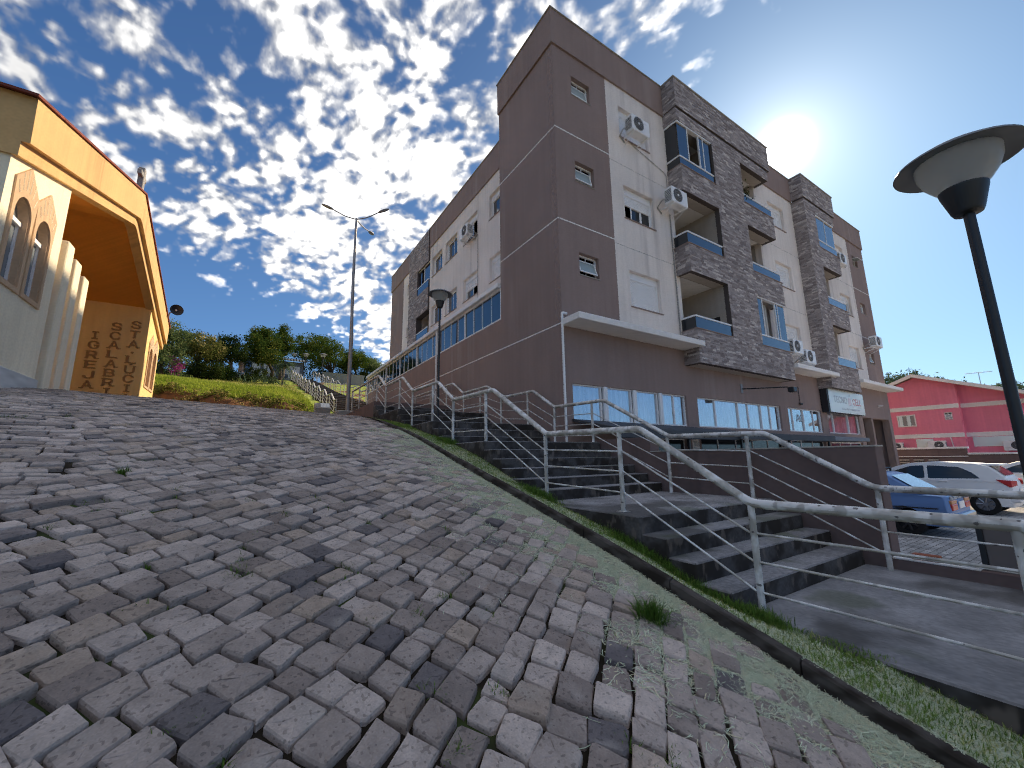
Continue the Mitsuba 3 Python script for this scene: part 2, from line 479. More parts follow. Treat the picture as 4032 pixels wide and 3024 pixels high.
mat('bark', lambda p, n, uv: C(0.085, 0.065, 0.05) * (0.5 + fbm(p.x * 8, p.y * 8, p.z * 3, 3)), 0.95, 0.1)
mat('pale_bark', lambda p, n, uv: C(0.26, 0.22, 0.18) * (0.5 + fbm(p.x * 8, p.y * 8, p.z * 3, 3)), 0.95, 0.1)

# glazing: a blue reflective film on balcony and terrace glass, plain glass elsewhere
scene['pane_clear'] = {'type': 'thindielectric'}
scene['mirror_film'] = {'type': 'conductor', 'specular_reflectance': {'type': 'rgb', 'value': [0.62, 0.72, 0.86]}}
scene['film_dark'] = {'type': 'principled', 'base_color': {'type': 'rgb', 'value': [0.012, 0.020, 0.034]}, 'roughness': 0.05, 'specular': 1.0}
scene['glass_film'] = {'type': 'twosided', 'bsdf': {'type': 'blendbsdf', 'weight': 0.55, 'a': {'type': 'ref', 'id': 'film_dark'}, 'b': {'type': 'ref', 'id': 'mirror_film'}}}
scene['shop_glass'] = {'type': 'blendbsdf', 'weight': 0.34, 'a': {'type': 'thindielectric'}, 'b': {'type': 'twosided', 'bsdf': {'type': 'conductor', 'specular_reflectance': {'type': 'rgb', 'value': [0.86, 0.9, 0.95]}}}}
scene['dark_glass'] = {'type': 'twosided', 'bsdf': {'type': 'principled', 'base_color': {'type': 'rgb', 'value': [0.015, 0.02, 0.025]}, 'roughness': 0.06, 'specular': 0.7}}
mat('frosted_pane', (0.30, 0.36, 0.36), 0.25, 0.6)
mat('lamp_bowl', (0.62, 0.62, 0.60), 0.25, 0.5, spec_trans=0.0)
scene['lamp_glass'] = {'type': 'principledthin', 'base_color': {'type': 'rgb', 'value': [0.92, 0.93, 0.93]}, 'roughness': 0.25, 'diff_trans': 1.85, 'spec_trans': 0.3, 'eta': 1.45}
mat('car_blue', (0.13, 0.235, 0.47), 0.35, 0.5, clearcoat=0.6, clearcoat_gloss=0.85, metallic=0.25)
mat('car_white', (0.74, 0.75, 0.77), 0.35, 0.5, clearcoat=0.8, clearcoat_gloss=0.9)
mat('tail_red', (0.45, 0.025, 0.025), 0.2, 0.6, clearcoat=0.8)
mat('tail_amber', (0.50, 0.22, 0.10), 0.25, 0.6)
mat('primer', lambda p, n, uv: mix(C(0.42, 0.44, 0.46), C(0.10, 0.13, 0.18), ss(0.45, 0.6, fbm(p.x * 5, p.y * 5, p.z * 8, 3))), 0.7, 0.3)
mat('sign_face', (0.70, 0.80, 0.80), 0.25, 0.5)
mat('sign_grey', (0.42, 0.46, 0.50), 0.5, 0.3)
mat('sign_red', (0.60, 0.20, 0.22), 0.5, 0.3)
mat('logo_pink', (0.72, 0.68, 0.74), 0.5, 0.3)
mat('graffiti', (0.80, 0.80, 0.80), 0.6, 0.3)
mat('red_brick', lambda p, n, uv: C(0.30, 0.10, 0.06) * (0.6 + 0.8 * fbm(p.x * 20, p.y * 20, p.z * 20, 3)), 0.9, 0.2)
mat('panel_taupe', (0.165, 0.145, 0.14), 0.8, 0.25)
mat('wood_blue', lambda p, n, uv: C(0.17, 0.19, 0.235) * (0.8 + 0.4 * noise(p.x * 2, p.y * 2, p.z * 14)), 0.85, 0.2)
mat('wood_white', (0.70, 0.72, 0.76), 0.7, 0.3)
mat('wood_dark', (0.045, 0.035, 0.028), 0.9, 0.2)
mat('statue_stone', lambda p, n, uv: C(0.62, 0.45, 0.40) * (0.7 + 0.5 * fbm(p.x * 4, p.y * 4, p.z * 4, 3)), 0.8, 0.2)
mat('plaque_steel', (0.45, 0.46, 0.47), 0.35, 0.5, metallic=0.6)
mat('tile_slab', lambda p, n, uv: C(0.60, 0.61, 0.60) * (0.72 + 0.5 * fbm(p.y * 2.2, p.z * 9.0, p.x, 4)), 0.6, 0.35)
# ------------------------------------------------------------------ the sloping street
_g = PchipInterpolator([-14, -4, 0, 1.1, 2.1, 3, 6.2, 8.7, 11.4, 13, 15, 18.7, 22, 26, 32], [-4.3, -2.70, -1.73, -1.44, -1.16, -0.91, -0.12, 0.50, 1.04, 1.30, 1.54, 1.92, 2.27, 2.72, 2.9])


def road_z(x, y):
    return _g(np.clip(y, -14, 32)) + 0.05 * np.clip(3 - np.asarray(x, float), 0, 9)


KX = 3.0
roadmesh = heightfield(np.concatenate([np.linspace(-16, 3.03, 60)]), np.linspace(-8, 27.5, 110), lambda x, y: road_z(x, y) - 0.036)
scene['road'] = mikit.ply(roadmesh, 'joint_soil', smooth=True)
labels['road'] = {'kind': 'structure', 'label': 'steep street of brown basalt setts climbing to the left of the stairs'}
plaza = heightfield(np.linspace(3.0, 8.2, 18), np.linspace(11.9, 28.2, 40), lambda x, y: road_z(x, y) - 0.012)
scene['plaza_ground'] = mikit.ply(plaza, 'joint_soil', smooth=True)
labels['plaza_ground'] = {'kind': 'structure', 'label': 'level ground at the top of the street below the hill stairs'}

EYE_R = np.cross(FWD, UP)


def project(p):
    p = np.asarray(p, float)
    z = p @ V(*FWD)
    zz = np.maximum(z, 1e-3)
    return 512 + 408.05 * (p @ EYE_R) / zz, 384 - 408.05 * (p @ V(*UP)) / zz, z


SEAM = np.interp


def seam_x(y):
    return np.interp(y, [4.43, 5.1, 6.1, 6.7, 7.45, 9, 12, 20], [-1.42, -1.34, -1.43, -1.61, -1.86, -2.35, -3.3, -4.6])


def sett_grid(ang, row_w, len_lo, len_hi, region, seed):
    r = np.random.default_rng(seed)
    u, v = V(math.sin(ang), math.cos(ang)), V(-math.cos(ang), math.sin(ang))
    out = []
    s = -26.0
    while s < 30:
        w = row_w * r.uniform(0.86, 1.16)
        t = -26.0 + r.uniform(0, 0.3)
        while t < 30:
            L = r.uniform(len_lo, len_hi)
            if r.random() < 0.07:
                L *= 0.62
            c = u * (t + L / 2) + v * (s + w / 2 + 0.02 * math.sin(0.9 * t + s))
            if region(c[0], c[1]):
                out.append((c[0], c[1], L, w, ang))
            t += L
        s += w
    return out


def in_view(x, y, m=150):
    z = float(road_z(x, y))
    a, b, d = project([x, y, z])
    return d > 0.25 and -m < a < 1024 + m and b < 768 + m


main_reg = lambda x, y: x < KX - 0.09 and -1.5 < y < 21 and x > -9.5 and not (y > 4.4 and x < seam_x(y) - 0.09) and in_view(x, y)
left_reg = lambda x, y: y > 4.48 and x < seam_x(y) - 0.05 and x > -11 and y < 17 and in_view(x, y)
setts = sett_grid(math.radians(51), 0.163, 0.165, 0.235, main_reg, 1) + sett_grid(math.radians(84), 0.125, 0.18, 0.32, left_reg, 2)
NP = 12


def sett_mesh(sel, r):
    n = len(sel)
    x, y, L, w, ang = np.array(sel).T
    gap = r.uniform(0.0055, 0.0125, n)
    hl, hw = L / 2 - gap, w / 2 - gap * 0.9
    cor = np.stack([np.stack([-hl, -hw], 1), np.stack([hl, -hw], 1), np.stack([hl, hw], 1), np.stack([-hl, hw], 1)], 1)
    cor = cor + r.normal(0, 0.0085, cor.shape)
    ring = []
    for k in range(4):
        a, b, c = cor[:, k - 1], cor[:, k], cor[:, (k + 1) % 4]
        q = r.uniform(0.05, 0.15, (n, 1))
        p1, p2 = b + (a - b) * q, b + (c - b) * q
        ring += [p1, b * 0.5 + (p1 + p2) * 0.25, p2]
    ring = np.stack(ring, 1) + r.normal(0, 0.0032, (n, NP, 2))
    da = ang + np.radians(r.normal(0, 2.2, n))
    ux, vx = np.stack([np.sin(da), np.cos(da)], 1), np.stack([-np.cos(da), np.sin(da)], 1)
    tilt = r.normal(0, 0.022, (n, 2))
    up = r.normal(0, 0.007, n)
    sink = np.where(r.random(n) < 0.05, r.uniform(0.008, 0.022, n), 0)

    def place(loc, dz):
        gx = x[:, None] + loc[..., 0] * ux[:, None, 0] + loc[..., 1] * vx[:, None, 0]
        gy = y[:, None] + loc[..., 0] * ux[:, None, 1] + loc[..., 1] * vx[:, None, 1]
        gz = road_z(gx, gy) + dz + (up - sink)[:, None] + loc[..., 0] * tilt[:, :1] + loc[..., 1] * tilt[:, 1:]
        return np.stack([gx, gy, gz], -1)
    e = r.uniform(0.003, 0.010, (n, NP))
    inset = 1 - r.uniform(0.035, 0.085, (n, NP))
    v0 = place(ring * 1.0, np.full((n, NP), -0.06))
    v1 = place(ring, -e - 0.004)
    v2 = place(ring * inset[..., None], r.normal(0, 0.0012, (n, NP)))
    v3 = place(ring * 0.45 + r.normal(0, 0.004, (n, NP, 2)), r.normal(0.0016, 0.0013, (n, NP)))
    v4 = place(np.zeros((n, 1, 2)), np.full((n, 1), 0.003))
    vs = np.concatenate([v0, v1, v2, v3, v4], 1)
    f = []
    for q in range(3):
        for j in range(NP):
            j2 = (j + 1) % NP
            a, b, c, d = q * NP + j, q * NP + j2, (q + 1) * NP + j2, (q + 1) * NP + j
            f += [[a, b, c], [a, c, d]]
    for j in range(NP):
        f.append([3 * NP + j, 3 * NP + (j + 1) % NP, 4 * NP])
    f = np.array(f)
    m = vs.shape[1]
    uvr = np.stack([r.random(n), r.random(n)], 1)
    uv = uvr[:, None] * 0.98 + 0.004 * (vs[..., :2] - vs[:, -1:, :2])
    return vs, f, uv


r_ = np.random.default_rng(3)
sx = np.array(setts)
zc = road_z(sx[:, 0], sx[:, 1])
a_, b_, d_ = project(np.stack([sx[:, 0], sx[:, 1], zc], 1))
nrm = -(np.stack([sx[:, 0], sx[:, 1], zc], 1) @ V(0, -0.25, 1)) / np.linalg.norm(np.stack([sx[:, 0], sx[:, 1], zc], 1), axis=1)
size = sx[:, 2] * sx[:, 3] * np.maximum(nrm, 0.01) / d_ ** 2 * np.where((a_ > -5) & (a_ < 1029) & (b_ < 775), 1, 0.02)
order = np.argsort(-size)
vs, f_, uvs = sett_mesh([setts[i] for i in order], r_)
for i in range(300):
    part('road', 'stone', trimesh.Trimesh(vs[i], f_, process=False), 'street_stone', smooth=False, uv=uvs[i])
rest = vs[300:]
nr, m_ = rest.shape[0], rest.shape[1]
ff = (f_[None] + (np.arange(nr) * m_)[:, None, None]).reshape(-1, 3)
part('road', 'small_stones', trimesh.Trimesh(rest.reshape(-1, 3), ff, process=False), 'street_stone', smooth=False, uv=uvs[300:].reshape(-1, 2), kind='stuff',
     label='the farther basalt setts of the street')
print('setts', len(setts))

# ------------------------------------------------------------------ kerb, verge
kerb_top = lambda y: road_z(KX, y) + np.interp(y, [0, 6, 11.4], [0.105, 0.085, 0.04])
ktag = thing('kerb', 'thin dark concrete kerb between the stone street and the grass verge', 'kerb')
yy = -0.6
k = 0
while yy < 11.4:
    L = min(0.98 + 0.06 * math.sin(k * 2.3), 11.42 - yy)
    n = 9
    ys = np.linspace(yy + 0.006, yy + L - 0.006, n)
    o = rng.normal(0, 0.004)
    v = []
    for y_ in ys:
        zt, zb = float(kerb_top(y_)) + o + rng.normal(0, 0.0015), float(road_z(KX, y_)) - 0.12
        j = rng.normal(0, 0.0015)
        v += [[KX + j, y_, zb], [KX + j, y_, zt - 0.014], [KX + 0.012 + j, y_, zt], [KX + 0.058, y_, zt + 0.002], [KX + 0.066, y_, zt - 0.01], [KX + 0.066, y_, zb]]
    f = []
    for a in range(n - 1):
        for b in range(5):
            p = a * 6 + b
            f += [[p, p + 6, p + 7], [p, p + 7, p + 1]]
    f += [[0, 1, 2], [0, 2, 3], [0, 3, 4], [0, 4, 5]]
    q = (n - 1) * 6
    f += [[q, q + 2, q + 1], [q, q + 3, q + 2], [q, q + 4, q + 3], [q, q + 5, q + 4]]
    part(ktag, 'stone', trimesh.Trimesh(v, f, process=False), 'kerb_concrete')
    yy += L
    k += 1

edge_z = PchipInterpolator([-2, 0, 0.5, 1, 2, 3, 3.5, 4.86, 6.7, 8.1, 9.3, 10.8, 12, 14], [-1.9, -1.44, -1.37, -1.325, -1.285, -0.98, -0.82, -0.51, 0.06, 0.38, 0.62, 0.93, 1.12, 1.36])
SX = 3.5


def verge_z(x, y):
    a, b = kerb_top(y) - 0.012, edge_z(np.clip(y, -2, 14))
    t = np.clip((x - KX - 0.06) / (SX - KX - 0.06), 0, 1)
    return a * (1 - t) + np.minimum(b, a + 0.02) * t + 0.012 * np.sin(7 * y) * t * (1 - t)


vm = heightfield(np.linspace(KX + 0.05, SX + 0.05, 10), np.linspace(-0.6, 12.2, 90), lambda x, y: verge_z(x, y) - 0.004)
scene['verge_ground'] = mikit.ply(vm, 'strip_soil', smooth=True)
labels['verge_ground'] = {'kind': 'structure', 'label': 'narrow sloping verge between the kerb and the stairs'}


def blades(pts, length, width, lean, r, tone, warm):
    """Thin curved blades of two quads each; returns mesh, uv."""
    n = len(pts)
    az = r.uniform(0, 2 * np.pi, n)
    L = r.uniform(length[0], length[1], n)
    W = r.uniform(width[0], width[1], n)
    ln = r.uniform(lean[0], lean[1], n)
    d = np.stack([np.cos(az) * np.sin(ln), np.sin(az) * np.sin(ln), np.cos(ln)], 1)
    d2 = np.stack([np.cos(az) * np.sin(ln * 1.5 + .1), np.sin(az) * np.sin(ln * 1.5 + .1), np.cos(np.minimum(ln * 1.5 + .1, 1.5))], 1)
    s = np.stack([-np.sin(az), np.cos(az), np.zeros(n)], 1) * W[:, None] / 2
    p0 = pts
    p1 = p0 + d * (L * 0.55)[:, None]
    p2 = p1 + d2 * (L * 0.45)[:, None]
    v = np.stack([p0 - s, p0 + s, p1 - s * .8, p1 + s * .8, p2], 1).reshape(-1, 3)
    f = np.array([[0, 1, 3], [0, 3, 2], [2, 3, 4]])
    ff = (f[None] + (np.arange(n) * 5)[:, None, None]).reshape(-1, 3)
    uv = np.repeat(np.stack([tone, warm], 1), 5, 0) * 0.98 + 0.0005 * v[:, :2]
    return trimesh.Trimesh(v, ff, process=False), uv


rb = np.random.default_rng(11)
N = 52000
y_ = rb.uniform(0, 1, N) ** 1.25 * 12 - 0.4
x_ = rb.uniform(KX + 0.062, SX + 0.10, N)
patch = meshkit.noise(np.stack([x_ * 5, y_ * 3.2, 0 * x_], 1), 3) * 0.6 + 0.4 * meshkit.noise(np.stack([x_ * 14, y_ * 10, 0 * x_], 1), 4)
keep = rb.random(N) < 0.35 + 0.9 * patch
x_, y_, patch = x_[keep], y_[keep], patch[keep]
over = np.maximum(0, x_ - SX)
P = np.stack([x_, y_, verge_z(x_, y_) - 0.003], 1)
m, uv = blades(P, (0.018, 0.058), (0.0035, 0.0065), (0.1, 0.95), rb, np.clip(patch + rb.normal(0, .22, len(P)), 0, 1), np.clip(rb.random(len(P)) * 0.75 + 0.35 * (patch < .45), 0, 1))
solo('verge_grass', m, 'grass_green', 'short patchy green grass on the verge beside the stairs', None, kind='stuff', uv=uv)
# taller tufts along the foot of the stairs
N = 9000
y_ = np.concatenate([rb.normal(c, s, N // 6) for c, s in ((2.25, .12), (4.75, .16), (3.05, .2), (1.9, .1), (7.9, .2), (2.7, .2))])
x_ = SX + rb.normal(-0.03, 0.07, len(y_))
P = np.stack([x_, y_, verge_z(x_, y_) - 0.004], 1)
m, uv = blades(P, (0.05, 0.14), (0.004, 0.008), (0.1, 0.9), rb, rb.random(len(P)), rb.random(len(P)) * 0.8)
solo('edge_grass', m, 'weed_green', 'longer green tufts growing against the side of the concrete steps', None, kind='stuff', uv=uv)
# dry clippings: flat lying threads beside the kerb, on the verge and in the joints of the street
N = 170000
y_ = rb.uniform(0, 1, N) ** 1.2 * 9.5 + 0.2
x_ = np.where(rb.random(N) < 0.34, rb.uniform(KX + .06, SX + .05, N), KX - 0.02 - np.abs(rb.normal(0, 0.42, N)))
pn = meshkit.noise(np.stack([x_ * 4, y_ * 4, 0 * x_], 1), 9)
keep = rb.random(N) < sstep(0.15, 0.60, pn + 0.36 * np.exp(-((x_ - KX) / 0.28) ** 2))
x_, y_ = x_[keep], y_[keep]
n = len(x_)
L, W, az = rb.uniform(0.025, 0.085, n), rb.uniform(0.0026, 0.0055, n), rb.uniform(0, np.pi, n)
on_verge = x_ > KX + .05
# lying low in the joints, higher where heaped by the kerb
hz = np.where(on_verge, verge_z(x_, y_) + 0.006, road_z(x_, y_) + np.where(x_ > KX - 0.10 - 0.25 * rb.random(n) ** 2, rb.uniform(-0.018, 0.014, n), rb.uniform(-0.020, 0.001, n)))
Dv = np.stack([np.cos(az), np.sin(az), 0.27 * np.sin(az) + rb.normal(0, .10, n)], 1) * (L / 2)[:, None]
Sv = np.stack([-np.sin(az), np.cos(az), 0.27 * np.cos(az)], 1) * (W / 2)[:, None]
bend = np.stack([-np.sin(az), np.cos(az), np.zeros(n)], 1) * rb.normal(0, 0.16, n)[:, None] * L[:, None]
c = np.stack([x_, y_, hz], 1)
v = np.stack([c - Dv + bend - Sv, c - Dv + bend + Sv, c - Sv, c + Sv, c + Dv + bend - Sv, c + Dv + bend + Sv], 1).reshape(-1, 3)
f = np.array([[0, 1, 3], [0, 3, 2], [2, 3, 5], [2, 5, 4]])
ff = (f[None] + (np.arange(n) * 6)[:, None, None]).reshape(-1, 3)
uv = np.repeat(np.stack([rb.random(n), rb.random(n)], 1), 6, 0) * .98 + .0005 * v[:, :2]
solo('grass_clippings', trimesh.Trimesh(v, ff, process=False), 'dry_clipping', 'pale dry mown grass lying along the kerb and in the stone joints', None, kind='stuff', uv=uv)
# small weeds in the joints of the street
cent, sig = [], []
for i in range(210):
    x0, y0 = rb.uniform(-7, 2.7), rb.uniform(0, 1) ** 1.3 * 14 + 0.9
    if i < 80:
        x0, y0 = rb.uniform(-2.2, 2.7), rb.uniform(1.2, 5)
    cent.append((x0, y0))
pts, tl = [], []
for i, (x0, y0) in enumerate(cent):
    n = int(rb.integers(14, 60))
    s = rb.uniform(0.015, 0.045) * (1 + 0.05 * y0)
    t = rb.uniform(0, 6.28)
    d = rb.normal(0, 1, (n, 2)) * [s * 1.8, s * 0.5]
    pts.append(np.stack([x0 + d[:, 0] * math.cos(t) - d[:, 1] * math.sin(t), y0 + d[:, 0] * math.sin(t) + d[:, 1] * math.cos(t)], 1))
pts = np.vstack(pts)
P = np.stack([pts[:, 0], pts[:, 1], road_z(pts[:, 0], pts[:, 1]) - 0.03], 1)
m, uv = blades(P, (0.03, 0.075), (0.003, 0.007), (0.2, 1.2), rb, rb.random(len(P)), rb.random(len(P)) * 0.85)
solo('joint_weeds', m, 'weed_green', 'small green weeds growing in the joints of the stone street', None, kind='stuff', uv=uv)
for (x0, y0, n, h, lab) in ((2.52, 2.13, 420, 0.17, 'largest bushy grass tuft by the kerb, among the stones'), (-1.02, 5.55, 120, 0.10, 'small grass tuft in the street joints near the seam at left')):
    d = rb.normal(0, 1, (n, 2)) * 0.042 * h / 0.17
    P = np.stack([x0 + d[:, 0], y0 + d[:, 1], road_z(x0 + d[:, 0], y0 + d[:, 1]) - 0.03], 1)
    m, uv = blades(P, (0.6 * h, 1.2 * h), (0.004, 0.008), (0.15, 1.15), rb, rb.random(n) * 0.7, rb.random(n) * 0.5)
    solo('grass_tuft', m, 'weed_green', lab, 'grass tuft', uv=uv)

# ------------------------------------------------------------------ the long flight of stairs
stair = thing('concrete_stairs', 'weathered dark concrete stairs with landings climbing beside the brown building', 'stairs')
XL, XR = SX, 6.34
fl = []          # (y, top) of every riser
z = -2.10
lay = [(-2.4, -2.10, 'ground')]


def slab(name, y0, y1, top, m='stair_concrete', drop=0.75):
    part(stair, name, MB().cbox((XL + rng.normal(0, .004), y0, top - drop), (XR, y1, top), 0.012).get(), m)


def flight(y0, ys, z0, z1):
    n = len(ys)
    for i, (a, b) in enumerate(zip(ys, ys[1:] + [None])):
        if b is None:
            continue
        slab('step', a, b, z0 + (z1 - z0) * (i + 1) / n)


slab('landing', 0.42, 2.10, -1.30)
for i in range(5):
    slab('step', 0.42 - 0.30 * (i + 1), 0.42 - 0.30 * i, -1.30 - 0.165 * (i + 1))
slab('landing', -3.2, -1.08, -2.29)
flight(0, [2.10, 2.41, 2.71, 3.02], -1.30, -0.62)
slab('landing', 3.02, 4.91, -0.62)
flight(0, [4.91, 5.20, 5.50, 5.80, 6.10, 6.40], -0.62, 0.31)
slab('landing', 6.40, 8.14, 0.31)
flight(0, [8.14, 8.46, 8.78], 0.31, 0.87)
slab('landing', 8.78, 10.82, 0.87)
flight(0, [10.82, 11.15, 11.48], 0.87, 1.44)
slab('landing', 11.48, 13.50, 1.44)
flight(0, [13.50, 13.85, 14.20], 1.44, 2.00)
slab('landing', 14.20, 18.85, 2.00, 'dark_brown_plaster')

RAIL_N = [(-1.0, -1.20), (0.45, -0.415), (1.96, -0.415), (3.11, 0.305), (4.83, 0.345), (6.39, 1.24), (8.11, 1.275), (9.02, 1.82), (10.78, 1.86), (11.73, 2.40), (13.50, 2.42), (14.44, 2.945), (18.80, 3.0)]
RAIL_F = [(-1.0, -1.20), (0.40, -0.42), (1.85, -0.405), (3.00, 0.30), (4.57, 0.335), (6.10, 1.17), (7.74, 1.21), (8.61, 1.73), (10.02, 1.76), (11.10, 2.24), (12.79, 2.27), (13.66, 2.75), (17.75, 2.80)]
POST_N = [(-0.85, -2.1), (0.50, -1.30), (1.97, -1.32), (3.42, -0.62), (4.86, -0.63), (6.67, 0.31), (8.13, 0.305), (9.33, 0.87), (10.81, 0.865), (11.97, 1.44), (13.47, 1.435), (14.64, 2.0), (16.02, 2.0), (17.38, 2.0), (18.78, 2.0)]
POST_F = [(-0.85, -2.1), (0.45, -1.30), (1.83, -1.30), (3.25, -0.62), (4.62, -0.62), (6.46, 0.31), (7.76, 0.31), (8.88, 0.87), (10.25, 0.87), (11.55, 1.44), (12.76, 1.44), (14.25, 2.0), (15.9, 2.0), (17.72, 2.0)]


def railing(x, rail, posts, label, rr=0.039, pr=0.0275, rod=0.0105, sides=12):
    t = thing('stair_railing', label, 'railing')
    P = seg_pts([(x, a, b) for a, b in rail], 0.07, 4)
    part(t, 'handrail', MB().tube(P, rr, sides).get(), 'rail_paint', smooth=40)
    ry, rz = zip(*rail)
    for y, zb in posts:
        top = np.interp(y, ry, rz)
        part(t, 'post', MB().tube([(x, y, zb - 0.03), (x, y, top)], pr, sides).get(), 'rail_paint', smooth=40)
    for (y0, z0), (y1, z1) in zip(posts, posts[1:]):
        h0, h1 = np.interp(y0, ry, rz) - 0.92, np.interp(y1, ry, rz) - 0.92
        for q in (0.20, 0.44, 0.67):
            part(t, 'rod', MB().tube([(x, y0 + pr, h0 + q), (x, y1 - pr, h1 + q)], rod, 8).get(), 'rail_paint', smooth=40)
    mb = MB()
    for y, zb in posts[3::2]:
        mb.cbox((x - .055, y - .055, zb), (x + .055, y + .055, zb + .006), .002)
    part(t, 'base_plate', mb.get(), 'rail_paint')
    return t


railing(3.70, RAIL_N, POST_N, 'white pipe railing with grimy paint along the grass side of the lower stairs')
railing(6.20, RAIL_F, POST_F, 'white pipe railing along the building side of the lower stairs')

# retaining wall, low wall with a brick on it, panel
w = thing('retaining_wall', 'dark brown retaining wall beside the stairs below the terrace awning', 'wall')
part(w, 'wall', MB().box((6.35, 1.83, -2.2), (6.60, 5.12, 0.075)).get(), 'dark_brown_plaster')
part(w, 'wall', MB().box((6.353, 5.12, -2.2), (6.603, 7.40, 0.36)).get(), 'dark_brown_plaster')
part(w, 'coping', MB().cbox((6.34, 1.82, 0.075), (6.61, 5.13, 0.095), .004).get(), 'concrete_trim')
w = thing('low_wall', 'low brown wall with a white painted top beside the lowest landing', 'wall')
part(w, 'wall', MB().box((6.30, -2.6, -2.4), (6.52, 1.83, -1.185)).get(), 'dark_brown_plaster')
part(w, 'coping', MB().cbox((6.295, 1.15, -1.185), (6.525, 1.825, -1.165), .004).get(), 'white_paint')
w = thing('parapet_panel', 'taupe panel with a black edge standing on the low wall at right', 'panel')
part(w, 'board', MB().cbox((6.40, -2.6, -1.185), (6.47, 1.10, -0.70), .006).get(), 'panel_taupe')
part(w, 'edge_post', MB().cbox((6.385, 1.10, -1.18), (6.475, 1.145, -0.68), .004).get(), 'black_metal')
solo('brick', MB().cbox((6.31, 1.44, -1.163), (6.42, 1.66, -1.105), .006).get(), 'red_brick', 'red brick lying on the white top of the low wall', 'brick')
ico = trimesh.creation.icosphere(2, 1.0)
iv = ico.vertices * (1 + 0.25 * (meshkit.noise(ico.vertices * 2.1, 5)[:, None] - .5)) * [0.06, 0.05, 0.035]
solo('small_rock', trimesh.Trimesh(iv + [3.60, 2.19, -1.26], ico.faces, process=False), 'grey_plaster', 'small rounded grey rock in the grass beside the lowest steps', 'rock', smooth=True)

# ------------------------------------------------------------------ parking ground, land to the horizon
pk = heightfield(np.linspace(6.34, 40, 40), np.linspace(-40, 9.0, 50), lambda x, y: -1.80 + 0 * x)
scene['parking_ground'] = mikit.ply(pk, 'pavers')
labels['parking_ground'] = {'kind': 'structure', 'label': 'parking area of grey interlocking pavers'}
fg = heightfield(np.linspace(-600, 600, 30), np.linspace(-600, 600, 30), lambda x, y: -4.6 + 0 * x)
scene['ground'] = mikit.ply(fg, 'far_ground')
labels['ground'] = {'kind': 'structure', 'label': 'land reaching to the horizon'}
# ------------------------------------------------------------------ the apartment building
X0, Y0, XE, YE, XM, YBAY = 6.455, 7.64, 29.75, 28.0, 7.85, 7.11
ZT, ZP = 13.06, 11.87
bld = thing('apartment_building', 'four storey brown and cream apartment building with stone clad balcony bays on the corner', 'apartment building')


def front(y0=Y0):
    return lambda a, d, z: np.stack(np.broadcast_arrays(np.asarray(a, float), y0 + np.asarray(d, float), np.asarray(z, float)), -1)


def left(x0):
    return lambda a, d, z: np.stack(np.broadcast_arrays(x0 + np.asarray(d, float), np.asarray(a, float), np.asarray(z, float)), -1)


def lbox(mb, M, a0, a1, d0, d1, z0, z1, c=0):
    A, B = M(a0, d0, z0), M(a1, d1, z1)
    return mb.cbox(A, B, c) if c else mb.box(A, B)


def wall(name, m, M, rect, holes=(), t=0.24, label=None, parent=None, d0=0.0):
    g = sbox(rect[0], rect[2], rect[1], rect[3])
    if holes:
        g = g.difference(unary_union([sbox(a, z0, b, z1) for a, b, z0, z1 in holes]))
    return part(parent or bld, name, MB().poly(g, M, d0, d0 + t).get(), m, label=label)


def shutter_mesh(M, a0, a1, z0, z1, d, pitch=0.048):
    """A roller shutter of slightly bowed slats."""
    mb = MB()
    n = max(1, int((z1 - z0) / pitch))
    h = (z1 - z0) / n
    for i in range(n):
        zz = z0 + i * h
        A = np.vstack([M([a0, a1], d, zz), M([a0, a1], d - 0.009, zz + 0.5 * h), M([a0, a1], d, zz + h - 0.004), M([a0, a1], d + 0.006, zz + h)])
        mb.raw(A, [[0, 1, 3, 2], [2, 3, 5, 4], [4, 5, 7, 6]])
    return mb.get()


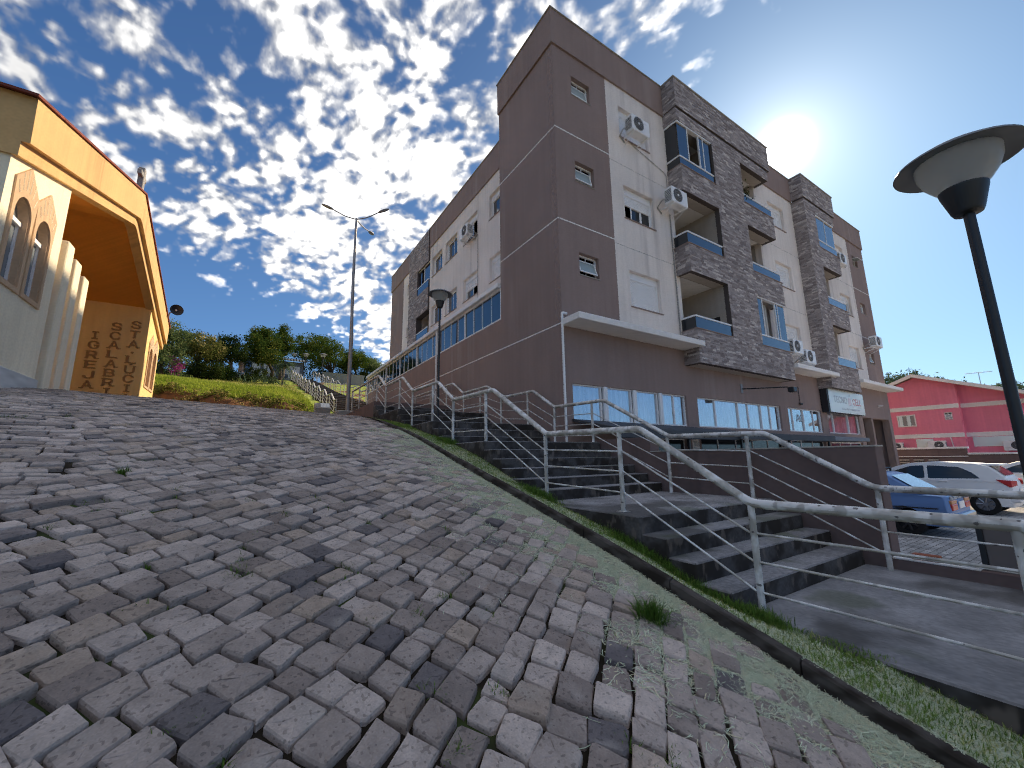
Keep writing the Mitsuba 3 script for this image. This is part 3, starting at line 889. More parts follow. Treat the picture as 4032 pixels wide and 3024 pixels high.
def window(parent, M, a0, a1, z0, z1, kind='two', shut=0.0, dep=0.17, open_at=None, glass='glass_film', sill=True):
    """A recessed window: frame, sashes, panes, roller shutter lowered by the share shut."""
    f = MB()
    e = 0.045
    for p in ((a0, a0 + e, z0, z1), (a1 - e, a1, z0, z1), (a0 + e, a1 - e, z0, z0 + e), (a0 + e, a1 - e, z1 - e, z1)):
        lbox(f, M, p[0], p[1], dep - .05, dep + .03, p[2], p[3], .006)
    if shut > 0:
        lbox(f, M, a0 + e, a1 - e, dep - .045, dep + .02, z1 - e - 0.17, z1 - e, .006)
    top = z1 - e - (0.17 if shut > 0 else 0)
    w = part(parent, 'window', f.get(), 'pvc_white')
    zsh = top - (top - z0 - e) * shut
    if shut > 0:
        part(w, 'shutter', shutter_mesh(M, a0 + e, a1 - e, zsh, top, dep - .012), 'pvc_white')
        b = MB()
        lbox(b, M, a0 + e, a1 - e, dep - .03, dep + .005, zsh - .03, zsh, .004)
        part(w, 'shutter_rail', b.get(), 'pvc_white')
    if shut < 0.98:
        n = {'two': 2, 'three': 3, 'one': 1}[kind]
        W = (a1 - a0 - 2 * e) / n
        for i in range(n):
            s = a0 + e + i * W
            b = MB()
            q = 0.035
            dd = dep - .01 + (0.02 if i % 2 else 0)
            for p in ((s, s + q, z0 + e, zsh), (s + W - q, s + W, z0 + e, zsh), (s + q, s + W - q, z0 + e, z0 + e + q), (s + q, s + W - q, zsh - q, zsh)):
                lbox(b, M, p[0], p[1], dd, dd + .02, p[2], p[3])
            sh = part(w, 'sash', b.get(), 'pvc_white')
            if i != open_at:
                g = MB()
                lbox(g, M, s + q, s + W - q, dd + .008, dd + .012, z0 + e + q, zsh - q)
                part(w, 'pane', g.get(), glass)
    if sill:
        b = MB()
        lbox(b, M, a0 - .04, a1 + .04, -.035, dep, z0 - .03, z0 - .001, .006)
        part(w, 'sill', b.get(), 'brown_plaster')
    return w


def vent_window(parent, M, a0, a1, z0, z1, tilt, dep=0.16):
    """A small bathroom window whose sash tilts outwards at the bottom."""
    f = MB()
    e = 0.04
    for p in ((a0, a0 + e, z0, z1), (a1 - e, a1, z0, z1), (a0 + e, a1 - e, z0, z0 + e), (a0 + e, a1 - e, z1 - e, z1)):
        lbox(f, M, p[0], p[1], dep - .04, dep + .02, p[2], p[3], .005)
    w = part(parent, 'window', f.get(), 'pvc_white')
    H = z1 - z0 - 2 * e - 0.16
    zt = z1 - e - 0.10
    b, g = MB(), MB()
    q = 0.035

    def hinge(a, d, z):
        d, z = np.asarray(d, float), np.asarray(z, float)
        s = zt - z
        return M(a, dep - 0.02 - s * math.sin(tilt) + d * math.cos(tilt), zt - s * math.cos(tilt) - d * math.sin(tilt))
    for p in ((a0 + e, a0 + e + q, zt - H, zt), (a1 - e - q, a1 - e, zt - H, zt), (a0 + e + q, a1 - e - q, zt - H, zt - H + q), (a0 + e + q, a1 - e - q, zt - q, zt)):
        v = [hinge(x, y, zz) for x in p[:2] for y in (0, .025) for zz in p[2:]]
        b.raw(np.array(v), BOXF)
    v = [hinge(x, y, zz) for x in (a0 + e + q, a1 - e - q) for y in (.008, .014) for zz in (zt - H + q, zt - q)]
    g.raw(np.array(v), BOXF)
    s = part(w, 'sash', b.get(), 'pvc_white')
    part(w, 'pane', g.get(), 'frosted_pane')
    b = MB()
    lbox(b, M, a0 + e, a1 - e, dep - .01, dep + .01, z0 + e, z0 + e + 0.03)
    lbox(b, M, (a0 + a1) / 2 - .012, (a0 + a1) / 2 + .012, dep - .01, dep + .01, z0 + e + .03, z1 - e)
    part(w, 'bar', b.get(), 'pvc_white')
    b = MB()
    lbox(b, M, a0 - .02, a1 + .02, -.02, dep, z0 - .025, z0 - .001, .005)
    part(w, 'sill', b.get(), 'concrete_trim')
    return w


F, LM, LT = front(), left(XM), left(X0)
# --- front: tower (brown), cream fields, brown end
tower_w = [(7.15, 7.88, z, z + .64) for z in (10.52, 7.68, 4.86)]
wall('wall', 'brown_plaster', F, (X0, 8.585, 3.38, ZP), tower_w, label='brown corner tower wall')
c1 = [(9.13, 10.53, 10.03, 11.17), (9.13, 10.53, 7.19, 8.31), (9.13, 10.53, 4.34, 5.48)]
wall('wall', 'cream_plaster', F, (8.585, 11.60, 3.38, ZP), c1, label='cream wall between the tower and the first bay')
c2 = [(18.58, 20.0, 10.03, 11.16), (18.58, 20.0, 7.17, 8.30), (18.58, 20.0, 4.32, 5.46)]
wall('wall', 'cream_plaster', F, (17.45, 20.99, 3.38, ZP), c2)
c3 = [(25.3, 26.66, 10.0, 11.13), (25.3, 26.66, 7.17, 8.28), (25.3, 26.66, 4.31, 5.43)]
wall('wall', 'cream_plaster', F, (24.05, 27.42, 3.38, ZP), c3)
b3 = [(28.0, 28.74, z, z + .63) for z in (10.46, 7.63, 4.76)]
wall('wall', 'brown_plaster', F, (27.42, XE, 3.38, ZP), b3, label='brown end strip of the front with small windows')
for (a, b, z0, z1), t in zip(tower_w, (0.20, 0.24, 0.30)):
    vent_window(bld, F, a, b, z0, z1, t)
for (a, b, z0, z1), t in zip(b3, (1.35, 0.06, 0.3)):
    vent_window(bld, F, a, b, z0, z1, t)
window(bld, F, *c1[0], 'three', 0.90)
window(bld, F, *c1[1], 'three', 0.36, open_at=0, glass='dark_glass')
window(bld, F, *c1[2], 'three', 1.0)
for k, h in enumerate(c2):
    window(bld, F, *h, 'two', 1.0)
window(bld, F, *c3[0], 'two', 0.30, open_at=0)
window(bld, F, *c3[1], 'two', 0.16, open_at=1)
window(bld, F, *c3[2], 'two', 0.55, open_at=0)
# --- parapet band, proud of the wall
mb = MB()
for a, b in ((X0 - .05, 11.44), (17.8, 20.97), (24.38, XE + .05)):
    mb.box((a, Y0 - .055, ZP), (b, Y0 + .2, ZT))
mb.box((X0 - .055, Y0 - .055, ZP + .002), (X0 + .2, 10.64, ZT - .002))
mb.box((XM - .055, 10.7, ZP), (XM + .2, 20.58, ZT))
mb.box((XM - .055, 23.95, ZP), (XM + .2, YE + .05, ZT))
mb.box((X0 + .2, 10.44, ZP + .3), (XM, 10.64, ZT - .003))
split(bld, 'parapet', mb, 'brown_plaster', label='brown parapet band above a shadow groove')
mb = MB()
for a, b in ((X0 - .085, 11.42), (17.8, 20.95), (24.4, XE + .085)):
    mb.cbox((a, Y0 - .09, ZT), (b, Y0 + .22, ZT + .035), .008)
mb.cbox((X0 - .09, Y0 - .086, ZT + .001), (X0 + .22, 10.67, ZT + .034), .008)
mb.cbox((XM - .09, 10.67, ZT), (XM + .22, YE + .085, ZT + .035), .008)
split(bld, 'parapet_cap', mb, 'concrete_trim')
part(bld, 'lightning_rod', MB().tube([(X0, Y0, ZT), (X0, Y0, ZT + .16)], .008, 6).get(), 'black_metal')
# --- painted joint lines
mb = MB()
for z in (9.125, 6.305):
    mb.box((X0 - .004, Y0 - .004, z - .016), (8.583, Y0 + .01, z + .016))
    mb.box((X0 - .0045, Y0 - .003, z - .0155), (X0 + .01, 10.63, z + .0155))
    mb.box((27.424, Y0 - .004, z - .11 - .014), (XE, Y0 + .01, z - .11 + .014))
mb.box((X0 - .0045, Y0, 3.375 - .016), (X0 + .01, 27.9, 3.375 + .016))
split(bld, 'joint_line', mb, 'white_paint')
mb = MB()
for a, b in ((8.6, 11.42), (17.9, 20.95), (24.2, 27.4)):
    for z in (9.0, 6.2):
        mb.box((a, Y0 - .003, z - .006), (b, Y0 + .01, z + .006))
split(bld, 'scored_line', mb, 'grey_plaster')
# --- left side: tower flank, recessed upper wall, long ground wall with the glazed terrace
wall('wall', 'brown_plaster', LT, (Y0 + .003, 10.62, 4.36, ZP), label='brown flank of the corner tower')
part(bld, 'wall', MB().box((X0 + .003, 10.38, 4.36), (XM + .24, 10.617, ZP + .31)).get(), 'brown_plaster')
wall('wall', 'brown_plaster', LT, (Y0 + .001, YE, -2.3, 4.36), t=0.22, label='long brown wall beside the stairs')
rows = [(12.35, 13.79), (14.87, 16.27), (17.0, 18.42), (18.86, 20.25)]
h3, h2 = [(a, b, 9.97, 11.1) for a, b in rows], [(a, b, 7.12, 8.22) for a, b in rows]
small = [(23.93 + .02, 24.5, 10.45, 11.1), (23.95, 24.5, 7.6, 8.22)]
wall('wall', 'cream_plaster', LM, (10.62, 20.6, 4.3, ZP), h3 + h2, label='cream upper wall above the glazed terrace')
wall('wall', 'cream_plaster', LM, (23.9, 25.3, 4.3, ZP), small)
wall('wall', 'brown_plaster', LM, (25.3, YE, 4.3, ZP))
for k, h in enumerate(h3):
    window(bld, LM, *h, 'two', 0.04 if k < 2 else 0, open_at=0 if k in (1,) else None)
for k, h in enumerate(h2):
    window(bld, LM, *h, 'two', (1.0, 0.42, 0, 0)[k], open_at=0 if k == 1 else None)
for h in small:
    vent_window(bld, LM, *h, 0.1)
# split stones, each proud of the mortar by its own depth, in random courses
def split_stones(parent, faces, seed, label=None):
    """faces: (polygon in (a, z), map (a, d, z) -> point with d negative outwards)"""
    r = np.random.default_rng(seed)
    vs_, us_ = [], []
    h = 0.064
    for poly, M in faces:
        a0, z0, a1, z1 = poly.bounds
        z = z0 + .004
        while z < z1 - .02:
            hh = min(h, z1 - z)
            row = poly.intersection(sbox(a0 - 1, z + .3 * hh, a1 + 1, z + .7 * hh))
            for g in getattr(row, 'geoms', [row]):
                if g.is_empty:
                    continue
                b0, _, b1, _ = g.bounds
                t = b0
                first = True
                while t < b1 - .004:
                    L = r.uniform(.15, .34) * (r.uniform(.4, 1) if first else 1)
                    e = min(t + L, b1)
                    if b1 - e < .05:
                        e = b1
                    d = -r.uniform(.002, .017)
                    q = [M(aa, dd, zz).ravel() for aa in (t + .002, e - .002) for dd in (d, .004) for zz in (z + .002, z + hh - .003)]
                    vs_.append(q)
                    us_.append([r.random(), r.random()])
                    t = e
                    first = False
            z += hh
    v = np.array(vs_)
    n = len(v)
    ff = (BOXF[None] + (np.arange(n) * 8)[:, None, None]).reshape(-1, 3)
    uv = np.repeat(np.array(us_), 8, 0) * .98 + .002 * v.reshape(-1, 3)[:, [0, 2]]
    part(parent, 'cladding_stones', trimesh.Trimesh(v.reshape(-1, 3), ff, process=False), 'clad_stone', uv=uv, kind='stuff', label=label or 'small split stones of the cladding')


# stone clad bay of the left side
g = unary_union([sbox(22.40, 4.3, 23.9, ZT - .02), sbox(20.6, 11.13, 22.4, ZT - .02), sbox(20.6, 8.19, 22.4, 9.53), sbox(20.6, 4.3, 22.4, 6.72)])
part(bld, 'cladding', MB().poly(g, left(XM - .10), 0, .34).get(), 'clad_mortar', label='stone clad bay on the left side')
split_stones(bld, [(g, left(XM - .10))], 91)
mb = MB()
mb.box((XM + .24, 20.36, 4.3), (XM + 1.6, 20.6, ZP)).box((XM + .25, 22.4, 4.3), (XM + 1.6, 22.6, ZP)).box((XM + 1.6, 20.3, 4.3), (XM + 1.75, 22.7, ZP))
mb.box((XM + .24, 20.6, 8.2), (XM + 1.6, 22.4, 8.4)).box((XM + .24, 20.6, 9.3), (XM + 1.6, 22.4, 9.5)).box((XM + .24, 20.6, 11.14), (XM + 1.6, 22.4, 11.3)).box((XM + .24, 20.6, 6.5), (XM + 1.6, 22.4, 6.7))
split(bld, 'balcony_room', mb, 'interior_beige')


def balcony_glass(parent, M, a0, a1, d, z0, z1, side=None, post=True):
    """Glass balustrade with a white top rail. side: (a, d_end) adds a return."""
    b = MB()
    lbox(b, M, a0, a1, d, d + .012, z0 + .01, z1 - .03)
    r = part(parent, 'balustrade', b.get(), 'glass_film')
    b = MB()
    lbox(b, M, a0 - .01, a1 + .01, d - .02, d + .035, z1 - .03, z1 + .025, .008)
    if side:
        lbox(b, M, side[0] - .025, side[0] + .03, d + .035, side[1], z1 - .03, z1 + .025, .008)
    part(r, 'top_rail', b.get(), 'pvc_white')
    if side:
        b = MB()
        lbox(b, M, side[0], side[0] + .012, d + .02, side[1], z0 + .01, z1 - .03)
        part(r, 'side_pane', b.get(), 'dark_glass')
    return r


balcony_glass(bld, left(XM - .08), 20.62, 22.38, 0, 6.72, 7.2)
balcony_glass(bld, left(XM - .08), 20.62, 22.38, 0, 9.54, 10.02)
b = MB()
part(bld, 'pane', lbox(MB(), left(XM), 20.62, 21.45, .02, .03, 10.04, 11.1).get(), 'glass_film')
part(bld, 'pane', lbox(MB(), left(XM), 21.9, 22.36, .02, .03, 10.04, 11.1).get(), 'glass_film')
part(bld, 'mullion', lbox(lbox(MB(), left(XM), 21.43, 21.48, 0, .05, 10.04, 11.12), left(XM), 20.6, 22.4, -.02, .05, 11.08, 11.13).get(), 'pvc_white')
# glazed terrace on the ground wall
mb = MB()
mb.cbox((X0 - .12, 10.64, 5.43), (X0 + .05, YE + .1, 5.60), .02)
mb.box((X0 + .05, 10.66, 5.47), (XM + .02, YE, 5.57))
part(bld, 'terrace_roof', mb.get(), 'white_metal')
ed = list(10.63 + 0.655 * np.arange(27))
ed = [e for e in ed if e < YE - .3] + [YE]
for i, (a, b) in enumerate(zip(ed, ed[1:])):
    d = 0.008 * ((i * 7) % 3 - 1)
    part(bld, 'terrace_pane', lbox(MB(), LT, a + .012, b - .012, .05 + d, .058 + d, 4.42, 5.36).get(), 'glass_film')
mb = MB()
lbox(mb, LT, 10.60, YE, .0, .10, 5.36, 5.43)
lbox(mb, LT, 10.60, YE, .0, .10, 4.362, 4.41)
for i, a in enumerate(ed):
    lbox(mb, LT, a - .014, a + .014, .035, .075, 4.41, 5.36)
for a in (10.64, 13.25, 15.85, 18.5, 21.1, 23.7, 26.3):
    lbox(mb, LT, a - .028, a + .028, .0, .09, 4.41, 5.36)
part(bld, 'terrace_frame', mb.get(), 'pvc_white')
part(bld, 'terrace_floor', MB().box((X0 + .1, 10.64, 4.2), (XM, YE, 4.3)).get(), 'interior_dark')
part(bld, 'end_frame', lbox(MB(), LT, YE, YE + .12, -.05, .12, 4.3, 5.6).get(), 'pvc_white')
# --- dark core behind the windows, back and flank walls, roof
mb = MB()
mb.box((XM + 1.0, Y0 + 1.9, -1.8), (XE - .5, 20.2, 11.8)).box((XM + 1.9, 20.2, -1.8), (XE - .5, YE - .3, 11.8)).box((X0 + .6, Y0 + 1.2, 3.6), (XM + 1, 10.3, 11.8))
mb.box((XM + .24, Y0 + .25, 11.84), (XE - .25, YE - .25, 11.95)).box((X0 + .25, Y0 + .25, 11.84), (XM + .239, 10.37, 11.949))
for z in (3.5, 6.4, 9.2):
    mb.box((X0 + .26, Y0 + .26, z - .3), (11.3, Y0 + 1.9, z - .1)).box((17.9, Y0 + .26, z - .3), (20.9, Y0 + 1.9, z - .1)).box((24.4, Y0 + .26, z - .3), (XE - .3, Y0 + 1.9, z - .1))
split(bld, 'core', mb, 'interior_dark')
mb = MB()
mb.box((XE - .24, Y0 + .24, -1.8), (XE, YE, ZT - .01)).box((XM + .24, YE - .24, -2.0), (XE - .24, YE - .001, ZT - .01)).box((X0 + .24, YE - .24, -2.0), (XM + .239, YE - .001, 4.29))
split(bld, 'flank_wall', mb, 'brown_plaster')


# --- stone clad balcony bays of the front
def bay(xa, xb, xcol, zbands, para, open_left):
    Mb = front(YBAY)
    g = unary_union([sbox(xcol[0], 2.80, xcol[1], ZP)] + [sbox(xa, z0, xb, z1) for z0, z1 in zbands])
    mb = MB().poly(g, Mb, 0, .16)
    for z0, z1 in zbands:
        if open_left:
            mb.box((xa, YBAY + .16, z0), (xa + .16, Y0, z1))
        mb.box((xb - .16, YBAY + .16, z0 + .001), (xb - .001, Y0, z1 - .001))
    if not open_left:
        mb.box((xa, YBAY + .16, 2.8), (xa + .16, Y0, ZP))
    part(bld, 'cladding', mb.get(), 'clad_mortar', label='grey and brown split stone cladding of the balcony bay')
    SL = lambda xx: (lambda a, d, z: np.stack(np.broadcast_arrays(xx + np.asarray(d, float), np.asarray(a, float), np.asarray(z, float)), -1))
    SR = lambda xx: (lambda a, d, z: np.stack(np.broadcast_arrays(xx - np.asarray(d, float), np.asarray(a, float), np.asarray(z, float)), -1))
    fcs = [(g.difference(sbox(xa - 1, ZP - .05, xb + 1, ZP + 1)), Mb)]
    fcs += [(unary_union([sbox(YBAY - .008, z0, Y0, z1) for z0, z1 in zbands]) if open_left else sbox(YBAY - .008, 2.8, Y0, ZP - .05), SL(xa))]
    fcs += [(unary_union([sbox(YBAY - .008, z0, Y0, z1) for z0, z1 in zbands]), SR(xb))]
    fcs += [(sbox(xa - .012, ZP + .03, para + .03, ZT - .03), front(YBAY - .03)), (sbox(YBAY - .035, ZP + .03, Y0 - .06, ZT - .03), SL(xa - .012)), (sbox(YBAY - .035, ZP + .03, Y0, ZT - .03), SR(para + .03))]
    split_stones(bld, fcs, int(xa * 10))
    mb = MB()
    mb.box((xa - .012, YBAY - .03, ZP + .03), (para + .03, YBAY + .15, ZT - .02)).box((xa - .011, YBAY + .15, ZP + .03), (xa + .15, Y0 - .06, ZT - .02)).box((para - .13, YBAY + .15, ZP + .03), (para + .029, Y0, ZT - .02))
    part(bld, 'parapet', mb.get(), 'clad_mortar')
    part(bld, 'parapet', MB().box((xa + .01, YBAY + .02, ZP - .05), (xb - .01, YBAY + .14, ZP + .03)).get(), 'dark_brown_plaster')
    mb = MB()
    mb.cbox((xa - .05, YBAY - .07, ZT - .02), (para + .07, YBAY + .18, ZT + .035), .008).cbox((xa - .048, YBAY + .18, ZT - .02), (xa + .17, Y0 + .2, ZT + .03), .008).cbox((para - .15, YBAY + .18, ZT - .02), (para + .068, Y0 + .2, ZT + .03), .008)
    part(bld, 'parapet_cap', mb.get(), 'concrete_trim')
    # slabs, ceilings, inner walls
    mb = MB()
    zs = sorted(zbands)
    for z0, z1 in zs:
        mb.box((xa + .16, YBAY + .162, z0 - .0), (xb - .16, YBAY + .52, z0 + .05))
        mb.box((xa + .17, YBAY + .162, z0 + .06), (xb - .17, 9.2, z1 - .06))
    mb.box((xa + .16, YBAY + .162, 2.80), (xb - .16, Y0 - .002, 2.86))
    split(bld, 'slab', mb, 'interior_beige')
    mb = MB()
    for z0, z1 in zs:
        if z0 > 3:
            mb.box((xa + .36, YBAY + .40, z0 + .035), (xb - .36, 9.15, z0 + .055))
    split(bld, 'ceiling', mb, 'white_paint')
    mb = MB()
    mb.box((xa - .2, 9.15, 2.8), (xb + .2, 9.3, ZP))
    mb.box((xcol[0] - (.005 if open_left else -.165), YBAY + .162, 2.86), (xcol[1] + .005, 9.15, ZP))
    mb.box((xb - .13, Y0 + .002, 2.86), (xb + .1, 9.15, ZP))
    if open_left:
        mb.box((xa - .05, Y0 + .242, 2.86), (xa + .17, 9.15, ZP))
    split(bld, 'inner_wall', mb, 'interior_beige')
    mb = MB()
    for z0, z1 in zs[:-1]:
        if open_left:
            mb.cbox((xa - .03, YBAY - .035, z1 - .001), (xcol[0] + .0, YBAY + .2, z1 + .028), .005).cbox((xa - .028, YBAY + .2, z1), (xa + .2, Y0 - .001, z1 + .027), .005)
        mb.cbox((xcol[1] - .0, YBAY - .035, z1 - .001), (xb + .03, YBAY + .2, z1 + .028), .005).cbox((xb - .2, YBAY + .2, z1), (xb + .028, Y0 - .001, z1 + .027), .005)
    split(bld, 'balcony_sill', mb, 'brown_plaster')
    return Mb


BANDS = [(2.80, 3.89), (5.83, 6.77), (8.68, 9.63), (11.38, ZP)]
M1 = bay(11.44, 17.60, (13.50, 15.42), BANDS, 17.78, True)
M2 = bay(20.97, 24.20, (20.97, 22.06), BANDS, 24.38, False)
for z in (6.80, 3.92):
    balcony_glass(bld, M1, 11.47, 13.47, .03, z, z + .41, side=(11.47, Y0 - YBAY))
for z in (9.66, 6.80):
    balcony_glass(bld, M1, 15.44, 17.57, .03, z, z + .37)
    balcony_glass(bld, M2, 22.08, 24.15, .03, z - (0 if z > 9 else 0), z + .40)
balcony_glass(bld, M2, 22.08, 24.15, .03, 3.92, 4.32)
balcony_glass(bld, M1, 11.47, 13.47, .03, 9.66, 10.0, side=(11.47, Y0 - YBAY))
balcony_glass(bld, M1, 15.44, 17.57, .03, 3.92, 4.32)


def glazing(M, cuts, z0, z1, d=.05, openi=None, side=None):
    for i, (a, b) in enumerate(zip(cuts, cuts[1:])):
        if i != openi:
            part(bld, 'pane', lbox(MB(), M, a + .012, b - .012, d + .012 * (i % 2), d + .012 * (i % 2) + .008, z0, z1).get(), 'glass_film')
    mb = MB()
    for i, a in enumerate(cuts[1:-1]):
        lbox(mb, M, a - .018, a + .018, d - .015, d + .04, z0, z1)
    lbox(mb, M, cuts[0] - .02, cuts[-1] + .02, d - .04, d + .09, z1, z1 + .06)
    if side:
        lbox(mb, M, cuts[0] - .03, cuts[0] + .01, d + .09, side, z1, z1 + .06)
        part(bld, 'pane', lbox(MB(), M, cuts[0], cuts[0] + .01, d + .02, side, z0, z1).get(), 'dark_glass')
    part(bld, 'glazing_frame', mb.get(), 'pvc_white')


glazing(M1, [11.48, 12.05, 12.72, 12.98, 13.45], 10.04, 11.32, openi=1, side=Y0 - YBAY)
glazing(M1, [15.46, 15.83, 16.80, 16.98, 17.56], 4.36, 5.77, openi=1)
glazing(M2, [22.10, 23.10, 24.14], 10.06, 11.32)
part(bld, 'curtain', lbox(MB(), M1, 16.55, 16.8, .35, .37, 4.3, 5.8).get(), 'curtain')
# things seen on the open balconies: grill niches and lamps
for z, h in ((4.35, .75), (7.2, .45)):
    part(bld, 'grill_niche', MB().box((13.47, 7.5, z - .55), (13.497, 8.45, z + h - .35)).get(), 'interior_dark')
for x, y, z in ((12.1, 8.1, 5.86), (12.2, 8.2, 8.71)):
    part(bld, 'ceiling_lamp', MB().lathe([(0.0, 0), (.05, 0), (.05, -.03), (.07, -.05), (.07, -.09), (.03, -.13), (0.0, -.13)], (x, y, z + .03), 12).get(), 'pvc_white', smooth=40)
# --- canopies over the ground floor
for i, (a, b) in enumerate(((X0 - .03, 11.55), (17.62, 21.5), (24.22, XE + .12))):
    y = 6.955
    part(bld, 'canopy', MB().cbox((a, y, 3.29), (b, Y0 - .001, 3.46), .012).get(), 'white_paint', label='thin white concrete canopy')
mb = MB()
for a, b in ((X0 + .001, 11.44), (17.62, 20.97), (24.22, XE)):
    mb.box((a, Y0 - .03, 3.461), (b, Y0 - .001, 3.49))
split(bld, 'flashing', mb, 'concrete_trim')
# --- ground floor shop fronts
up = [(6.72, 11.34), (11.91, 17.28), (17.88, 20.92), (21.50, 25.10)]
holes = [(a, b, .885, 1.835) for a, b in up] + [(9.62, 11.2, -1.75, .52), (11.91, 17.28, -1.75, .56), (17.88, 20.92, -1.75, .56), (21.50, 25.10, -1.75, .50), (25.56, 26.72, -1.8, 1.75), (26.93, 29.32, -1.8, 1.75)]
wall('wall', 'brown_plaster', F, (X0 + .001, XE, -1.9, 3.38), holes, t=.3, label='brown shop storey wall')
cuts = [[6.72, 7.74, 7.98, 8.9, 9.10, 10.02, 10.22, 10.78, 11.34], [11.91, 12.95, 14.35, 15.0, 15.9, 16.55, 17.28], [17.88, 18.35, 19.3, 20.2, 20.92], [21.50, 22.2, 23.9, 25.10]]
for wi, c in enumerate(cuts):
    mb = MB()
    for a in c:
        lbox(mb, F, a - .02, a + .02, .06, .13, .90, 1.82)
    lbox(mb, F, c[0], c[-1], .05, .14, .885, .925)
    lbox(mb, F, c[0], c[-1], .05, .14, 1.80, 1.834)
    if wi == 0:
        for a in (7.86, 9.0, 10.12):
            lbox(mb, F, a - .07, a + .07, -.012, .05, .89, 1.83, .01)
    wkey = part(bld, 'shop_window', mb.get(), 'pvc_white')
    for i, (a, b) in enumerate(zip(c, c[1:])):
        if b - a > .3:
            dd = .09 + .012 * (i % 2)
            part(wkey, 'pane', lbox(MB(), F, a + .02, b - .02, dd, dd + .006, .925, 1.80).get(), 'shop_glass')
    mb = MB()
    for a, b in zip(c[1:-1:2], c[2::2]):
        lbox(mb, F, a - .03, a + .03, .05, .085, 1.2, 1.32, .01)
    split(wkey, 'latch', mb, 'pvc_white')
    if wi != 2:
        n = 60
        xs = np.linspace(c[0] + .1, c[-1] - .1, n)
        ys = Y0 + .20 + .035 * np.sin(xs * 31) + .02 * np.sin(xs * 13)
        vv = np.vstack([np.stack([xs, ys, xs * 0 + .89], 1), np.stack([xs, ys, xs * 0 + 1.83], 1)])
        part(wkey, 'curtain', trimesh.Trimesh(vv, [[i, i + 1, n + i + 1] for i in range(n - 1)] + [[i, n + i + 1, n + i] for i in range(n - 1)], process=False), 'curtain', smooth=True)
for a, b, zt in ((9.62, 11.2, .52), (11.91, 17.28, .56), (17.88, 20.92, .56), (21.5, 25.1, .50)):
    n = max(1, round((b - a) / 1.1))
    mb = MB()
    for i in range(n + 1):
        x = a + (b - a) * i / n
        lbox(mb, F, x - .022, x + .022, .1, .16, -1.75, zt)
    lbox(mb, F, a, b, .1, .16, zt - .05, zt - .002)
    wkey = part(bld, 'shop_front', mb.get(), 'pvc_white')
    for i in range(n):
        part(wkey, 'pane', lbox(MB(), F, a + (b - a) * i / n + .02, a + (b - a) * (i + 1) / n - .02, .12, .126, -1.72, zt - .05).get(), 'dark_glass')
# dark entrance passage
mb = MB().box((26.72, Y0 + .3, -1.8), (26.93, Y0 + 3, 1.78)).box((25.4, Y0 + 1.85, -1.8), (26.7, Y0 + 1.95, 1.8)).box((26.95, Y0 + 1.82, -1.8), (29.4, Y0 + 1.87, 1.8))
split(bld, 'passage_wall', mb, 'dark_brown_plaster')
# downpipe at the corner, drain pipes and conduits
mb = MB().tube(seg_pts([(X0 + .12, Y0 - .05, 3.62), (X0 - .035, Y0 - .05, 3.62), (X0 - .035, Y0 - .05, 1.4), (X0 - .035, Y0 - .05, -.4)], .05), .032, 10)
part(bld, 'downpipe', mb.get(), 'pvc_white', smooth=40)
part(bld, 'downpipe', MB().tube([(X0 - .045, 15.86, 5.42), (X0 - .045, 15.86, 2.2)], .04, 10).get(), 'pvc_white', smooth=40)
mb = MB()
mb.tube(seg_pts([(9.55, Y0 - .02, 10.02), (9.7, Y0 - .02, 9.93), (11.25, Y0 - .02, 9.55), (11.34, Y0 - .02, 9.45), (11.34, Y0 - .02, 8.9)], .05), .011, 6)
mb.tube([(11.33, Y0 - .03, 8.0), (11.33, Y0 - .03, 3.5)], .018, 8)
mb.tube([(10 * 0 + XM - .02, 14.75, 9.7), (XM - .02, 14.75, 5.7)], .014, 6) if False else None
split(bld, 'conduit', mb, 'grey_plaster')
part(bld, 'conduit', MB().tube(seg_pts([(XM - .02, 15.35, 9.78), (XM - .02, 14.8, 9.86), (XM - .02, 14.8, 5.7)], .05), .014, 6).get(), 'grey_plaster', smooth=40)


